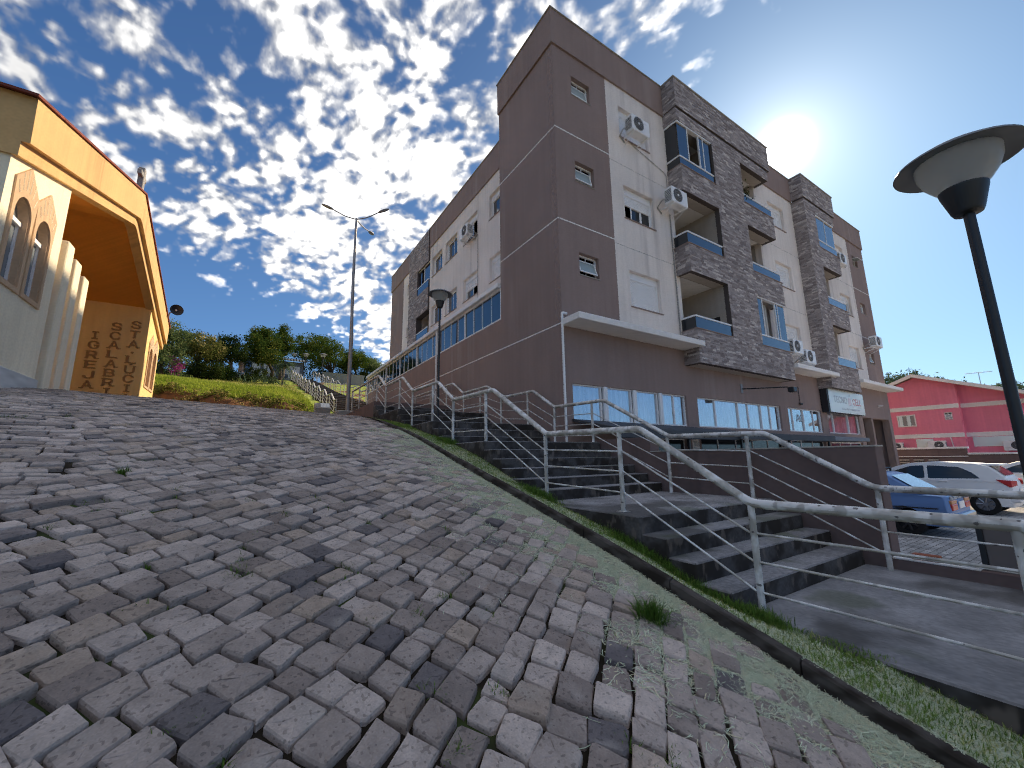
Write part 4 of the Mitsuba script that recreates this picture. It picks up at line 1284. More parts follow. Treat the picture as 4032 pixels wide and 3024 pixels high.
# ------------------------------------------------------------------ split air conditioner units
def ac_unit(M, a, z, label, d=-.48, w=.82, h=.56, dep=.30, ladder=True):
    t = thing('air_conditioner', label, 'air conditioner', None)
    part(t, 'casing', lbox(MB(), M, a, a + w, d, d + dep, z, z + h, .018).get(), 'white_metal')
    cx, cz, R = a + w * .37, z + h * .52, h * .40
    mb = MB()
    for r in np.linspace(.22, 1, 7):
        ang = np.linspace(0, 2 * np.pi, 29)
        mb.tube(np.array([M(cx + R * r * math.cos(q), d - .012, cz + R * r * math.sin(q)).ravel() for q in ang]), .004, 4, cap=False)
    for q in np.arange(10) * np.pi / 5:
        mb.tube([M(cx + .03 * math.cos(q), d - .012, cz + .03 * math.sin(q)).ravel(), M(cx + R * math.cos(q + .5), d - .012, cz + R * math.sin(q + .5)).ravel()], .004, 4)
    part(t, 'fan_grille', mb.get(), 'galvanised')
    ang = np.arange(28) * 2 * np.pi / 28
    ring = np.stack([cx + R * np.cos(ang), cz + R * np.sin(ang)], 1)
    part(t, 'fan', MB().poly(Polygon(ring), M, d - .004, d + .001).get(), 'plastic_dark')
    hub = np.stack([cx + R * .17 * np.cos(ang), cz + R * .17 * np.sin(ang)], 1)
    part(t, 'hub', MB().poly(Polygon(hub), M, d - .02, d - .005).get(), 'white_metal')
    mb = MB()
    for k in range(8):
        zz = z + .07 + k * (h - .14) / 8
        lbox(mb, M, a - .004, a + .001, d + .03, d + dep - .03, zz, zz + .028)
    part(t, 'louvre', mb.get(), 'plastic_dark', kind='stuff')
    for q in (a + .08, a + w - .11):
        mb = MB()
        lbox(mb, M, q, q + .03, d - .0, -.001, z - .035, z - .002)
        A, B = M(q + .015, d + .06, z - .03).ravel(), M(q + .015, -.01, z - .28).ravel()
        mb.tube([A, B], .012, 4)
        part(t, 'bracket', mb.get(), 'white_metal')
    part(t, 'hose', MB().tube(seg_pts([M(a + .02, d + dep - .05, z + .2).ravel(), M(a - .09, d + dep, z + .16).ravel(), M(a - .08, -.03, z + .02).ravel(), M(a + .15, -.02, z - .12).ravel()], .05), .02, 6).get(), 'grey_plaster', smooth=40)
    return t


ac = ac_unit(F, 9.18, 9.98, 'white outdoor unit below the top shuttered window nearest the corner tower')
ac_unit(F, 10.76, 8.02, 'weathered white outdoor unit below the glazed top balcony at the edge of the first bay', d=-.56)
ac_unit(LM, 14.95, 9.82, 'outdoor unit on the left side wall of the building, under a top window')
ac_unit(F, 17.95, 3.98, 'left of the two outdoor units above the small middle canopy', d=-.50)
ac_unit(F, 18.95, 3.68, 'right of the two outdoor units above the small middle canopy', d=-.52)
ac_unit(F, 27.25, 5.52, 'outdoor unit on the brown end strip at the far right of the building', d=-.6, w=.9)
ac_unit(F, 24.55, 9.55, 'outdoor unit half hidden beside the second bay on the top floor', d=-.5)

# ------------------------------------------------------------------ shop canopies, sign, floodlight, camera
aw = thing('terrace_awning', 'long dark metal awning roof over the shop terrace', 'awning')
mb = MB()
v = np.array([[6.65, 7.62, .93], [11.5, 7.62, .87], [11.5, 6.22, .60], [6.65, 6.22, .63], [6.65, 7.62, .86], [11.5, 7.62, .80], [11.5, 6.22, .53], [6.65, 6.22, .56]])
mb.raw(v, [[0, 1, 2, 3], [7, 6, 5, 4], [0, 3, 7, 4], [1, 5, 6, 2], [3, 2, 6, 7], [0, 4, 5, 1]])
part(aw, 'roof_sheet', mb.get(), 'dark_awning')
v[:, 0] = np.where(v[:, 0] < 8, 11.2, 17.42)
v[:, 2] += [-.08, -.12, -.05, -.06] * 2
mb = MB().raw(v, [[0, 1, 2, 3], [7, 6, 5, 4], [0, 3, 7, 4], [1, 5, 6, 2], [3, 2, 6, 7], [0, 4, 5, 1]])
part(aw, 'roof_sheet', mb.get(), 'dark_awning')
part(aw, 'beam', MB().cbox((6.66, 6.14, .40), (11.4, 6.215, .60), .008).get(), 'dark_awning')
part(aw, 'beam', MB().cbox((11.3, 6.06, .42), (17.43, 6.135, .605), .008).get(), 'dark_awning')
mb = MB()
for x in (6.8, 9.2, 11.6, 14.4, 17.3):
    mb.cbox((x - .03, 6.2, -1.8), (x + .03, 6.26, .45), .004)
split(aw, 'post', mb, 'black_metal')
aw2 = thing('shop_marquee', 'thin grey metal marquee under the pale shop sign', 'awning')
part(aw2, 'slab', MB().cbox((18.9, 6.82, .50), (23.25, Y0 - .002, .66), .01).get(), 'grey_awning')
sg = thing('shop_sign', 'pale backlit shop sign board with thin grey and red lettering', 'sign')
part(sg, 'box', MB().box((20.98, 7.36, 1.77), (25.05, 7.62, 2.80)).get(), 'black_metal')
part(sg, 'face', MB().cbox((21.10, 7.335, 1.78), (25.0, 7.359, 2.79), .006).get(), 'sign_face')


def text_on(txt, M, a, z, h, d, sx=1.0, bold=False, mirror=False):
    m = meshkit.text_mesh(txt, h, .006, bold)
    x = m.vertices[:, 0] * sx
    if mirror:
        x = x.max() - x
    return trimesh.Trimesh(M(a + x, d - m.vertices[:, 2], z + m.vertices[:, 1]), m.faces, process=False)


S = front(7.335)
part(sg, 'lettering', text_on('TECNO', S, 21.52, 2.22, .30, -.001, 1.02), 'sign_grey')
part(sg, 'lettering', text_on('CELL', S, 23.62, 2.20, .30, -.001, 1.02), 'sign_red')
ang = np.linspace(0, 2 * np.pi, 40, endpoint=False)
rad = .19 * (1 + .10 * np.cos(2 * ang) + .05 * np.cos(3 * ang))
ap = Polygon(np.stack([23.28 + rad * np.cos(ang) * .92, 2.33 + rad * np.sin(ang) * 1.05], 1)).difference(Polygon([(23.43, 2.33), (23.6, 2.48), (23.6, 2.24)]).buffer(.03))
part(sg, 'emblem', MB().poly(ap, S, -.008, -.001).get(), 'logo_pink')
part(sg, 'emblem_leaf', MB().poly(Polygon([(23.28, 2.56), (23.36, 2.60), (23.40, 2.70), (23.31, 2.66)]), S, -.008, -.001).get(), 'sign_grey')
mb = MB()
x = 22.35
rr = np.random.default_rng(4)
while x < 24.3:
    w_ = rr.uniform(.04, .10)
    mb.box((x, 7.329, 1.93), (x + w_, 7.3345, 1.93 + rr.uniform(.05, .085)))
    x += w_ + (.03 if rr.random() < .8 else .12)
part(sg, 'small_print', mb.get(), 'sign_grey')
fl_ = thing('floodlight', 'black floodlight on a long horizontal arm under the first balcony bay', 'lamp')
part(fl_, 'arm', MB().tube([(14.85, Y0 - .05, 2.26), (14.85, 6.5, 2.35)] if False else [(14.6, Y0 - .02, 2.30), (15.1, 6.35, 2.22)], .022, 6).get(), 'black_metal')
part(fl_, 'mount', MB().cbox((14.54, Y0 - .03, 2.15), (14.66, Y0 - .001, 2.48), .005).get(), 'galvanised')
part(fl_, 'head', MB().cbox((15.0, 6.15, 2.03), (15.25, 6.34, 2.20), .02).get(), 'black_metal')
solo('security_camera', MB().cbox((27.9, Y0 - .22, 2.40), (28.0, Y0 - .02, 2.48), .02).tube([(27.95, Y0, 2.36), (27.95, Y0 - .1, 2.40)], .02, 6).get(), 'white_metal', 'small white camera on the brown wall above the dark entrance', 'camera')
solo('wall_hook_lamp', MB().tube([(18.95, Y0 - .03, 2.75), (18.95, Y0 - .03, 2.05)], .012, 6).cbox((18.85, Y0 - .1, 1.98), (19.05, Y0 - .02, 2.06), .02).get(), 'black_metal', 'small dark lamp hanging on the brown wall left of the shop sign', 'lamp')
pst = thing('notice_board', 'small white notice with TR letters on the wall under the awning', 'notice')
part(pst, 'board', lbox(MB(), F, 11.42, 11.78, -.02, -.001, -.1, .54).get(), 'white_paint')
part(pst, 'lettering', text_on('TR', F, 11.47, .28, .16, -.021, 1.0), 'sign_grey')
part(bld, 'window_lettering', text_on('DA', front(Y0 + .085), 18.75, 1.3, .30, 0, 1.2, mirror=True), 'sign_grey')
cv = []
for i, t_ in enumerate(np.linspace(0, 1, 60)):
    cv.append((X0 - .004, 27.3 - 4.5 * t_, 4.62 + .20 * math.sin(22 * t_) * (1 - .5 * t_) + .08 * math.sin(51 * t_)))
solo('graffiti_scribble', MB().tube(cv, .035, 5).get(), 'graffiti', 'white scribbled graffiti low on the far end of the terrace glass', 'graffiti')
pl = thing('balcony_plant', 'dark potted plant hanging on the open top balcony of the first bay', 'plant')
part(pl, 'pot', MB().lathe([(0, -.0), (.10, 0), (.14, .2), (.12, .2), (0, .18)], (15.75, 7.45, 9.66), 14).get(), 'red_brick', smooth=40)
rp = np.random.default_rng(8)
n = 420
c = V(15.75, 7.40, 10.12) + rp.normal(0, 1, (n, 3)) * [.24, .16, .20]
m, uv = blades(c, (.06, .14), (.03, .06), (.2, 1.5), rp, rp.random(n) * .6, rp.random(n) * .5)
part(pl, 'foliage', m, 'leaf_dark', uv=uv)
mat('hat_grey', lambda p, n, uv: C(0.15, 0.165, 0.19) * (0.75 + 0.5 * fbm(p.x * 6, p.y * 6, p.z * 6, 3)), 0.5, 0.4)
# ------------------------------------------------------------------ the church on the left
CX = -4.2
ch = thing('church', 'yellow and orange church with a gabled porch and arched windows, left of the street', 'church')
CM = lambda a, d, z: np.stack(np.broadcast_arrays(CX - np.asarray(d, float), np.asarray(a, float), np.asarray(z, float)), -1)   # facing +X; d goes inwards
YA, YB_, YC, YD, YM = 10.72, 13.46, 23.58, 26.45, 18.72
eave = lambda y: 5.74 + 0.345 * (min(y, 2 * YM - y) - 10.66)


def arch(cy, w, z0, zs):
    t = np.linspace(0, np.pi, 14)
    return Polygon([(cy - w / 2, z0), (cy + w / 2, z0)] + [(cy + w / 2 * math.cos(q), zs + w / 2 * 1.2 * math.sin(q)) for q in t])


for y0, y1, wins, zb in ((YA, YB_, (11.47, 12.46), 0.2), (YC, YD, (24.65, 25.62), 0.5)):
    g = Polygon([(y0, zb), (y1, zb), (y1, eave(y1) + .6), (y0, eave(y0) + .6)]).difference(unary_union([arch(c, .72, 3.50, 4.86) for c in wins]))
    part(ch, 'wing_wall', MB().poly(g, CM, 0, .35).get(), 'church_pale' if y0 == YA else 'church_yellow', label='pale plaster wing wall with two arched windows')
    for c in wins:
        sur = Polygon([(c - .47, 3.42), (c + .47, 3.42), (c + .44, 5.05), (c + .47 + .1, 5.62 + .33 * .5), (c - .10, 6.02 - .06), (c - .47, 5.2)] if False else [(c - .46, 3.40), (c + .46, 3.40), (c + .46, 4.95), (c + .50, 5.50), (c, 5.95), (c - .50, 5.50), (c - .46, 4.95)]).difference(arch(c, .70, 3.50, 4.86))
        w = part(ch, 'window', MB().poly(sur, CM, -.035, .02).get(), 'church_stone', label='arched window with a flared tan stone surround')
        n = 7
        rv = MB()
        A = arch(c, .715, 3.50, 4.86)
        rv.poly(A.difference(A.buffer(-.03)), CM, .0, .33)
        part(w, 'reveal', rv.get(), 'church_stone')
        part(w, 'pane', MB().poly(A.buffer(-.03), CM, .15, .16).get(), 'church_glass' if y0 == YA else 'church_stone')
        mb = MB()
        lbox(mb, CM, c - .33, c + .33, .08, .149, 4.78, 4.87)
        lbox(mb, CM, c - .33, c - .29, .11, .148, 3.53, 4.78)
        lbox(mb, CM, c + .29, c + .33, .11, .148, 3.53, 4.78)
        lbox(mb, CM, c - .02, c + .02, .12, .148, 3.53, 4.78)
        if y0 == YA:
            part(w, 'frame', mb.get(), 'pvc_white')
        mb = MB()
        for q in np.linspace(-.9, .9, 6):        # joints of the surround
            a0, b0 = c + .40 * math.sin(q), 4.95 + .48 * math.cos(q)
            a1, b1 = c + .52 * math.sin(q), 4.95 + .92 * math.cos(q) * (.72 + .28 * math.cos(q))
            mb.tube([CM(a0, -.037, b0).ravel(), CM(a1, -.037, b1).ravel()], .009, 4)
        part(w, 'joint', mb.get(), 'church_pale', kind='stuff')
# side walls, back, plinth
mb = MB()
mb.box((-14, YA, 0.2), (CX - .35, YA + .3, 7.0)).box((-14, YD - .3, .5), (CX - .35, YD, 7.0))
split(ch, 'side_wall', mb, 'church_pale')
part(ch, 'plinth', MB().cbox((CX - .2, YA - .06, 0.1), (CX + .06, YB_ + .02, 1.90), .015).get(), 'tile_slab', label='low wall base of pale grey stone tiles')
# porch: the wall with the lettering, inner back wall, near inner wall, piers
part(ch, 'lettered_wall', MB().box((-9.2, YC, .5), (CX - .001, YC + .3, 8.4)).get(), 'church_yellow', label='yellow wall with brown lettering')
mb = MB().box((-9.2, YB_ + .01, .5), (-8.9, YC - .01, 8.6)).box((-9.2, YB_ - .3, .5), (CX - .36, YB_ - .01, 8.4))
split(ch, 'porch_wall', mb, 'church_yellow')
for y0, xf, zt in ((13.62, -4.12, 5.42), (14.82, -4.28, 5.42), (16.05, -4.42, 5.40)):
    p = part(ch, 'pier', MB().cbox((xf - .9, y0, .6), (xf, y0 + .42, zt), .02).get(), 'church_pale', label='tall pale pier of the porch')
for y0, z in ((14.0, 3.62), (15.2, 3.66)):
    part(ch, 'bracket_light', MB().cbox((-4.72, y0 + .03, z), (-4.42, y0 + .3, z + .36), .015).get(), 'church_orange')
# soffit following the rounded gable, fascia
mb = MB()
ys = np.concatenate([np.linspace(10.66, 16.6, 12), np.linspace(17.0, 20.5, 12), np.linspace(20.9, 26.75, 12)])
low = np.array([min(eave(y), 8.50 - .052 * (y - YM) ** 2 if abs(y - YM) < 2.3 else 99) for y in ys])
for i in range(len(ys) - 1):
    a = np.array([[-9.3, ys[i], low[i] + .06], [CX + .02, ys[i], low[i] + .06], [CX + .02, ys[i + 1], low[i + 1] + .06], [-9.3, ys[i + 1], low[i + 1] + .06]])
    mb.raw(a, [[0, 1, 2, 3]])
part(ch, 'soffit', mb.get(), 'church_soffit', smooth=30, label='burnt orange porch soffit')
top = lambda y: 6.98 + 0.348 * (min(y, 2 * YM - y) - 10.60)
pts = [(y, l + .30) for y, l in zip(ys, low)]
fas = Polygon(pts + [(26.80, top(26.80)), (YM, top(YM)), (10.60, top(10.60))])
FX = lambda d0: (lambda a, d, z: np.stack(np.broadcast_arrays(CX + d0 - np.asarray(d, float), np.asarray(a, float), np.asarray(z, float)), -1))
part(ch, 'fascia', MB().poly(fas, FX(.22), 0, .5).get(), 'church_orange', label='orange gable fascia with weathered stains')
mould = Polygon([(y, l) for y, l in zip(ys, low)] + [(y, l + .301) for y, l in zip(ys[::-1], low[::-1])])
part(ch, 'moulding', MB().poly(mould, FX(.10), 0, .3).get(), 'church_orange', label='stepped moulding under the orange fascia')
mb = MB()
for s_ in (0, 1):
    y0 = 10.60 if s_ == 0 else 26.80
    y1 = 11.3 if s_ == 0 else 26.1
    part(ch, 'eave_band', MB().box((-14, min(y0, y1) + .001, 5.98), (CX - .279, max(y0, y1) - .001, 6.96)).get(), 'church_orange')
    part(ch, 'eave_band', MB().box((-14, min(y0, y1) + .12, 5.68), (CX - .201, max(y0, y1) - .002, 5.98)).get(), 'church_orange')
for sgn, yo in ((1, 10.45), (-1, 26.95)):
    a = np.array([[CX + .27, yo, top(10.45) + .01], [CX + .27, YM, top(YM) + .01], [-14, YM, top(YM) + .01], [-14, yo, top(10.45) + .01]])
    b = a + [0, 0, .055]
    part(ch, 'roof', MB().raw(np.vstack([a, b]), [[0, 1, 2, 3], [7, 6, 5, 4], [0, 4, 5, 1], [1, 5, 6, 2], [3, 2, 6, 7], [0, 3, 7, 4]]).get(), 'roof_tile_red', label='thin red roof edge')
mb = MB()
mb.cbox((CX - .05, YM - .12, top(YM)), (CX + .13, YM + .12, top(YM) + 1.0), .02)
mb.cbox((CX - .03, YM - .36, top(YM) + .60), (CX + .11, YM + .36, top(YM) + .79), .02)
part(ch, 'cross', mb.get(), 'grey_plaster', label='weathered stone cross on the gable peak')
part(ch, 'ceiling_lamp', MB().lathe([(0, 0), (.10, 0), (.10, -.05), (.06, -.08), (.06, -.13), (.12, -.17), (.10, -.24), (0, -.26)], (-5.3, 15.6, 7.50), 14).get(), 'pvc_white', smooth=40)
# lettering, one piece per letter, stacked in three columns
LW = lambda a, d, z: np.stack(np.broadcast_arrays(np.asarray(a, float), YC + np.asarray(d, float), np.asarray(z, float)), -1)


def slab_letter(chr_, x, z, h):
    m = meshkit.text_mesh(chr_, h, .02, True)
    v = m.vertices.copy()
    base = 'A' if chr_ == 'A' else chr_
    w = v[:, 0].max() - v[:, 0].min()
    k = 1.15 if chr_ == 'I' else .35 / w
    v[:, 0] = (v[:, 0] - (v[:, 0].max() + v[:, 0].min()) / 2) * k
    mb = MB().raw(LW(x + v[:, 0], -.004 - v[:, 2], z + v[:, 1]), m.faces)
    s = .17 * h
    feet = {'I': (0,), 'T': (0,), 'A': (-.5, .5), 'R': (-.42, .5), 'L': (-.42,), 'E': (-.42,), 'B': (-.42,), 'J': (), 'G': (), 'S': (), 'C': (), 'Ú': (-.42, .42)}[chr_]
    for q in feet:
        if chr_ != 'Ú':
            mb.box(LW(x + q * w * k - s * 1.05, -.0255, z).ravel(), LW(x + q * w * k + s * 1.05, -.0045, z + .12 * h).ravel())
        if chr_ in 'IRLEBÚ' and q < .3 or chr_ == 'Ú':
            mb.box(LW(x + q * w * k - s * 1.05, -.0257, z + h * .88).ravel(), LW(x + q * w * k + s * 1.05, -.0043, z + h).ravel())
    part(ch, 'letter', mb.get(), 'letter_brown')


for i, c in enumerate('IGREJA'):
    slab_letter(c, -5.86, 5.24 - .425 * i, .33)
for i, c in enumerate('SCALABRI'):
    slab_letter(c, -5.24, 5.72 - .41 * i, .33)
for c, z in (('S', 5.90), ('T', 5.46), ('A', 5.02), ('L', 4.32), ('Ú', 3.88), ('C', 3.47), ('I', 3.05), ('A', 2.63)):
    slab_letter(c, -4.62, z, .33)
part(ch, 'letter', MB().lathe([(0, 0), (.05, 0), (.05, .02), (0, .02)], (0, 0, 0), 12).get().apply_transform(trimesh.transformations.rotation_matrix(math.pi / 2, [1, 0, 0])).apply_translation([-4.62, YC - .001, 4.80]), 'letter_brown')
hs = thing('horn_speaker', 'dark horn loudspeaker on the far corner of the church roof', 'loudspeaker')
prof = [(.03, -.42), (.05, -.40), (.06, -.2), (.12, -.1), (.27, .02), (.28, .04), (.25, .03), (.10, -.07), (.04, -.12), (0, -.12)]
hm = MB().lathe(prof, (0, 0, 0), 22).get()
hm.apply_transform(trimesh.transformations.rotation_matrix(math.radians(90), [1, 0, 0]))
hm.apply_transform(trimesh.transformations.rotation_matrix(math.radians(18), [0, 0, 1]))
hm.apply_translation([CX + .55, 25.9, 7.70])
dm = MB().lathe([(.03, -.12), (.05, -.08), (.03, -.03), (0, -.02)], (0, 0, 0), 14).get()
dm.apply_transform(trimesh.transformations.rotation_matrix(math.radians(90), [1, 0, 0]))
dm.apply_transform(trimesh.transformations.rotation_matrix(math.radians(18), [0, 0, 1]))
dm.apply_translation([CX + .55, 25.9, 7.70])
part(hs, 'driver', dm, 'white_metal', smooth=50)
part(hs, 'horn', hm, 'plastic_dark', smooth=50)
part(hs, 'bracket', MB().tube([(CX + .2, 26.2, 7.1), (CX + .25, 26.2, 7.6), (CX + .55, 26.0, 7.68)], .025, 6).get(), 'galvanised')

# ------------------------------------------------------------------ the grassy hill behind
def hill_z(x, y):
    x, y = np.asarray(x, float), np.asarray(y, float)
    base = np.interp(y, [24, 26.3, 28, 40, 52, 60, 75, 110], [2.4, 2.70, 2.92, 6.02, 9.08, 10.3, 12.6, 16])
    yb = 26.6 + 0.35 * np.sin(x * 0.9) + 0.25 * np.sin(x * 2.3 + 1)
    bank = sstep(0.0, 0.75, y - yb) * (0.72 + .35 * sstep(-1, -5, x)) * sstep(3.3, 1.6, x) * sstep(46, 30, y)
    lump = 0.22 * (meshkit.noise(np.stack([x * .8, y * .8, 0 * x], -1), 2) - .5) + .16 * (meshkit.noise(np.stack([x * 2.6, y * 2.6, 0 * x], -1), 3) - .5) * sstep(1.8, .4, abs(y - yb - .4))
    low = sstep(8.4, 10, x) * 0
    return base + bank + lump * sstep(26, 27, y) - low


hm = heightfield(np.linspace(-40, 60, 150), np.concatenate([np.linspace(26.0, 30, 40), np.linspace(30.3, 62, 60), np.linspace(66, 110, 10)]), hill_z)
scene['hill'] = mikit.ply(hm, 'hill_grass', smooth=True)
labels['hill'] = {'kind': 'structure', 'label': 'sunlit grassy hill with a cut earth bank'}
rh = np.random.default_rng(21)
N = 75000
x_ = rh.uniform(-9, 5.0, N)
y_ = 27.0 + rh.uniform(0, 1, N) ** 1.2 * 17
pn = meshkit.noise(np.stack([x_ * .9, y_ * .9, 0 * x_], 1), 7)
bare = (y_ < 27.9 + .5 * np.sin(x_ * 1.7)) & (rh.random(N) < .75)
keep = (rh.random(N) < .35 + pn) & ~bare & ~((x_ > 3.7 - .03 * (y_ - 28)) & (y_ > 27))
x_, y_, pn = x_[keep], y_[keep], pn[keep]
P = np.stack([x_, y_, hill_z(x_, y_) - .03], 1)
far = sstep(34, 42, y_)
m, uv = blades(P, (.10, .32), (.035, .075), (.1, .9), rh, np.clip(pn + rh.normal(0, .2, len(P)), 0, 1), np.clip(rh.random(len(P)) * .7 + .45 * far, 0, 1))
solo('hill_weeds', m, 'hill_blade', 'tall sunlit grass and weeds covering the hill slope', None, kind='stuff', uv=uv)

# ------------------------------------------------------------------ stairs up the hill, with railings
hs_ = thing('hill_stairs', 'long dark stairs climbing the grassy hill between two white railings', 'stairs')
LXY = lambda y: np.interp(y, [28, 40, 52, 54.5], [4.42, 3.92, 3.46, 3.38])
RXY = lambda y: np.interp(y, [28, 34.7, 36.3, 41.2, 52, 54.5], [8.35, 7.75, 7.36, 6.65, 6.12, 5.85])
n = 44
for i in range(n):
    y0 = 27.9 + i * .6
    z0 = 2.93 + .1543 * (i + 1)
    xl, xr = LXY(y0) + .05, RXY(y0) - .05
    part(hs_, 'step', MB().box((xl, y0, z0 - .55), (xr, y0 + .6, z0)).get(), 'hill_step')
    if i % 1 == 0:
        part(hs_, 'step_nosing', MB().box((xl + .01, y0 - .012, z0 - .03), (xr - .01, y0 + .05, z0 + .004)).get(), 'nosing') if i % 2 else None


def hill_rail(fx, label, start):
    t = thing('stair_railing', label, 'railing')
    P, posts = [], []
    for k in range(start, 12):
        ya = 28.0 + 2.4 * k
        z = 3.83 + .62 * k
        P += [(fx(ya - 1.0), ya - 1.0, z - .02), (fx(ya), ya, z)] if k else [(fx(ya - .8), ya - .8, z - .04), (fx(ya), ya, z)]
        P += [(fx(ya + 1.0), ya + 1.0, z + .58)] if k < 11 else []
        posts += [(ya, z), (ya - .9, z - .02)]
    pp = [P[0]]
    for q in P[1:]:
        if np.linalg.norm(V(*q) - V(*pp[-1])) > .45:
            pp.append(q)
    part(t, 'handrail', MB().tube(np.array(pp), .05, 8).get(), 'rail_paint', smooth=40)
    ya_, za_ = [p[1] for p in pp], [p[2] for p in pp]
    for y, z in posts:
        zt = np.interp(y, ya_, za_)
        part(t, 'post', MB().tube([(fx(y), y, zt - 1.0), (fx(y), y, zt)], .034, 6).get(), 'rail_paint')
    po = sorted(posts)
    for (y0, _), (y1, _) in zip(po, po[1:]):
        za, zb = np.interp(y0, ya_, za_), np.interp(y1, ya_, za_)
        for q in (.25, .5, .75):
            part(t, 'rod', MB().tube([(fx(y0), y0, za - q), (fx(y1), y1, zb - q)], .014, 5).get(), 'rail_paint')


hill_rail(LXY, 'white railing on the left side of the hill stairs, above the grass slope', 0)
hill_rail(RXY, 'white railing on the right side of the hill stairs', 0)
pd = thing('plaque_plinth', 'squat concrete plinth with a slanted metal plaque at the foot of the hill stairs', 'plinth')
g = Polygon([(26.0, 2.5), (26.7, 2.5), (26.7, 3.36), (26.42, 3.40), (26.0, 3.06)])
part(pd, 'body', MB().poly(g, lambda a, d, z: np.stack(np.broadcast_arrays(3.12 + d, a, z), -1), 0, .82).get(), 'grey_plaster')
part(pd, 'plaque', MB().raw([[3.42, 26.05, 3.115], [3.90, 26.05, 3.115], [3.90, 26.40, 3.40], [3.42, 26.40, 3.40]], [[0, 1, 2, 3]]).get(), 'plaque_steel')

# ------------------------------------------------------------------ lamps
def street_lamp(x, y, zb, zc, label, group=None, lean=(0, 0)):
    """A post lamp: black pole, collar, translucent bowl under a wide brimmed hat."""
    t = thing('street_lamp', label, 'street lamp', group)

    def L(prof, sides=36):
        m = MB().lathe(prof, (0, 0, 0), sides).get()
        h = m.vertices[:, 2:3] + (zc - zb)
        m.vertices = m.vertices + np.hstack([x + lean[0] * h, y + lean[1] * h, np.full_like(h, zc)])
        return m
    part(t, 'pole', MB().tube([(x, y, zb), (x + lean[0] * (zc - zb), y + lean[1] * (zc - zb), zc + .02)], .030, 14).get(), 'black_metal', smooth=40)
    part(t, 'base_plate', MB().lathe([(0, 0), (.11, 0), (.11, .02), (.045, .03), (.04, .10), (.03, .12)], (x, y, zb), 16).get(), 'black_metal')
    part(t, 'collar', L([(.03, 0), (.075, .01), (.085, .03), (.125, .18), (.128, .20), (.115, .205), (0, .205)]), 'black_metal', smooth=40)
    part(t, 'bowl', L([(.112, .20), (.15, .235), (.195, .30), (.22, .37), (.225, .43), (.218, .435), (.212, .37), (.19, .305), (.146, .242), (.108, .21)]), 'lamp_glass', smooth=50)
    part(t, 'bulb', L([(0, .21), (.03, .21), (.03, .26), (.045, .30), (.045, .38), (0, .41)], 14), 'pvc_white', smooth=40)
    part(t, 'hat', L([(0, .43), (.23, .43), (.335, .405), (.342, .41), (.335, .425), (.25, .475), (.15, .525), (.06, .55), (0, .552)]), 'hat_grey', smooth=50)
    return t


street_lamp(4.15, .455, -1.30, 1.645, 'nearest black street lamp with a wide hat, standing by the lowest landing at right')
street_lamp(4.28, 10.40, .87, 4.245, 'black street lamp on the middle stair landing, in front of the brown building')
for (xr, zr_, y), q in zip(((.1285, .2358, 38.5), (.0932, .2329, 45.0), (.0701, .2314, 52.0)), ('nearest and right', 'middle', 'farthest and left')):
    street_lamp(xr * y, y, zr_ * y - 3.45, zr_ * y - .25, f'{q} of the three slim lamps on the hill stairs')
tl = thing('light_pole', 'tall grey steel light pole with three curved arms at the top of the street', 'light pole')
px_, py_ = 3.76, 20.0
part(tl, 'pole', MB().tube([(px_, py_, 2.0), (px_ - .02, py_, 6.0), (px_ - .03, py_, 6.01), (px_ - .09, py_, 9.0), (px_ - .10, py_, 12.05)], [.095, .09, .075, .07, .055], 14).get(), 'galvanised', smooth=40)
part(tl, 'base_block', MB().cbox((3.25, 19.6, 1.75), (4.2, 20.4, 2.26), .05).get(), 'grey_plaster')
for ax, ay in ((-1.15, .35), (1.0, -.62), (.95, 1.25)):
    e = V(px_ - .10 + ax, py_ + ay, 12.42 if ax < 0 or ay < 0 else 12.25)
    b = V(px_ - .10, py_, 12.0)
    part(tl, 'arm', MB().tube(seg_pts([b, b + (e - b) * .45 + [0, 0, -.10], e], .4, 6), .028, 8).get(), 'galvanised', smooth=40)
    u = (e - b) / np.linalg.norm(e - b)
    hd = trimesh.creation.icosphere(2, 1.0)
    hd.vertices *= [.30, .11, .06]
    hd.apply_transform(trimesh.geometry.align_vectors([1, 0, 0], u))
    hd.apply_translation(e + u * .18)
    part(tl, 'lamp_head', hd, 'galvanised', smooth=True)

# ------------------------------------------------------------------ trees, bushes
def leaf_cards(c, size, r, up=.35):
    n = len(c)
    nv = r.normal(0, 1, (n, 3)) + [0, 0, up]
    nv /= np.linalg.norm(nv, axis=1, keepdims=True)
    a = np.cross(nv, r.normal(0, 1, (n, 3)))
    a /= np.linalg.norm(a, axis=1, keepdims=True)
    b = np.cross(nv, a)
    s = r.uniform(.55, 1.2, (n, 1)) * size
    v = np.stack([c - a * s, c - b * s * .45 + nv * s * .12, c + a * s, c + b * s * .45 + nv * s * .12], 1)
    return v


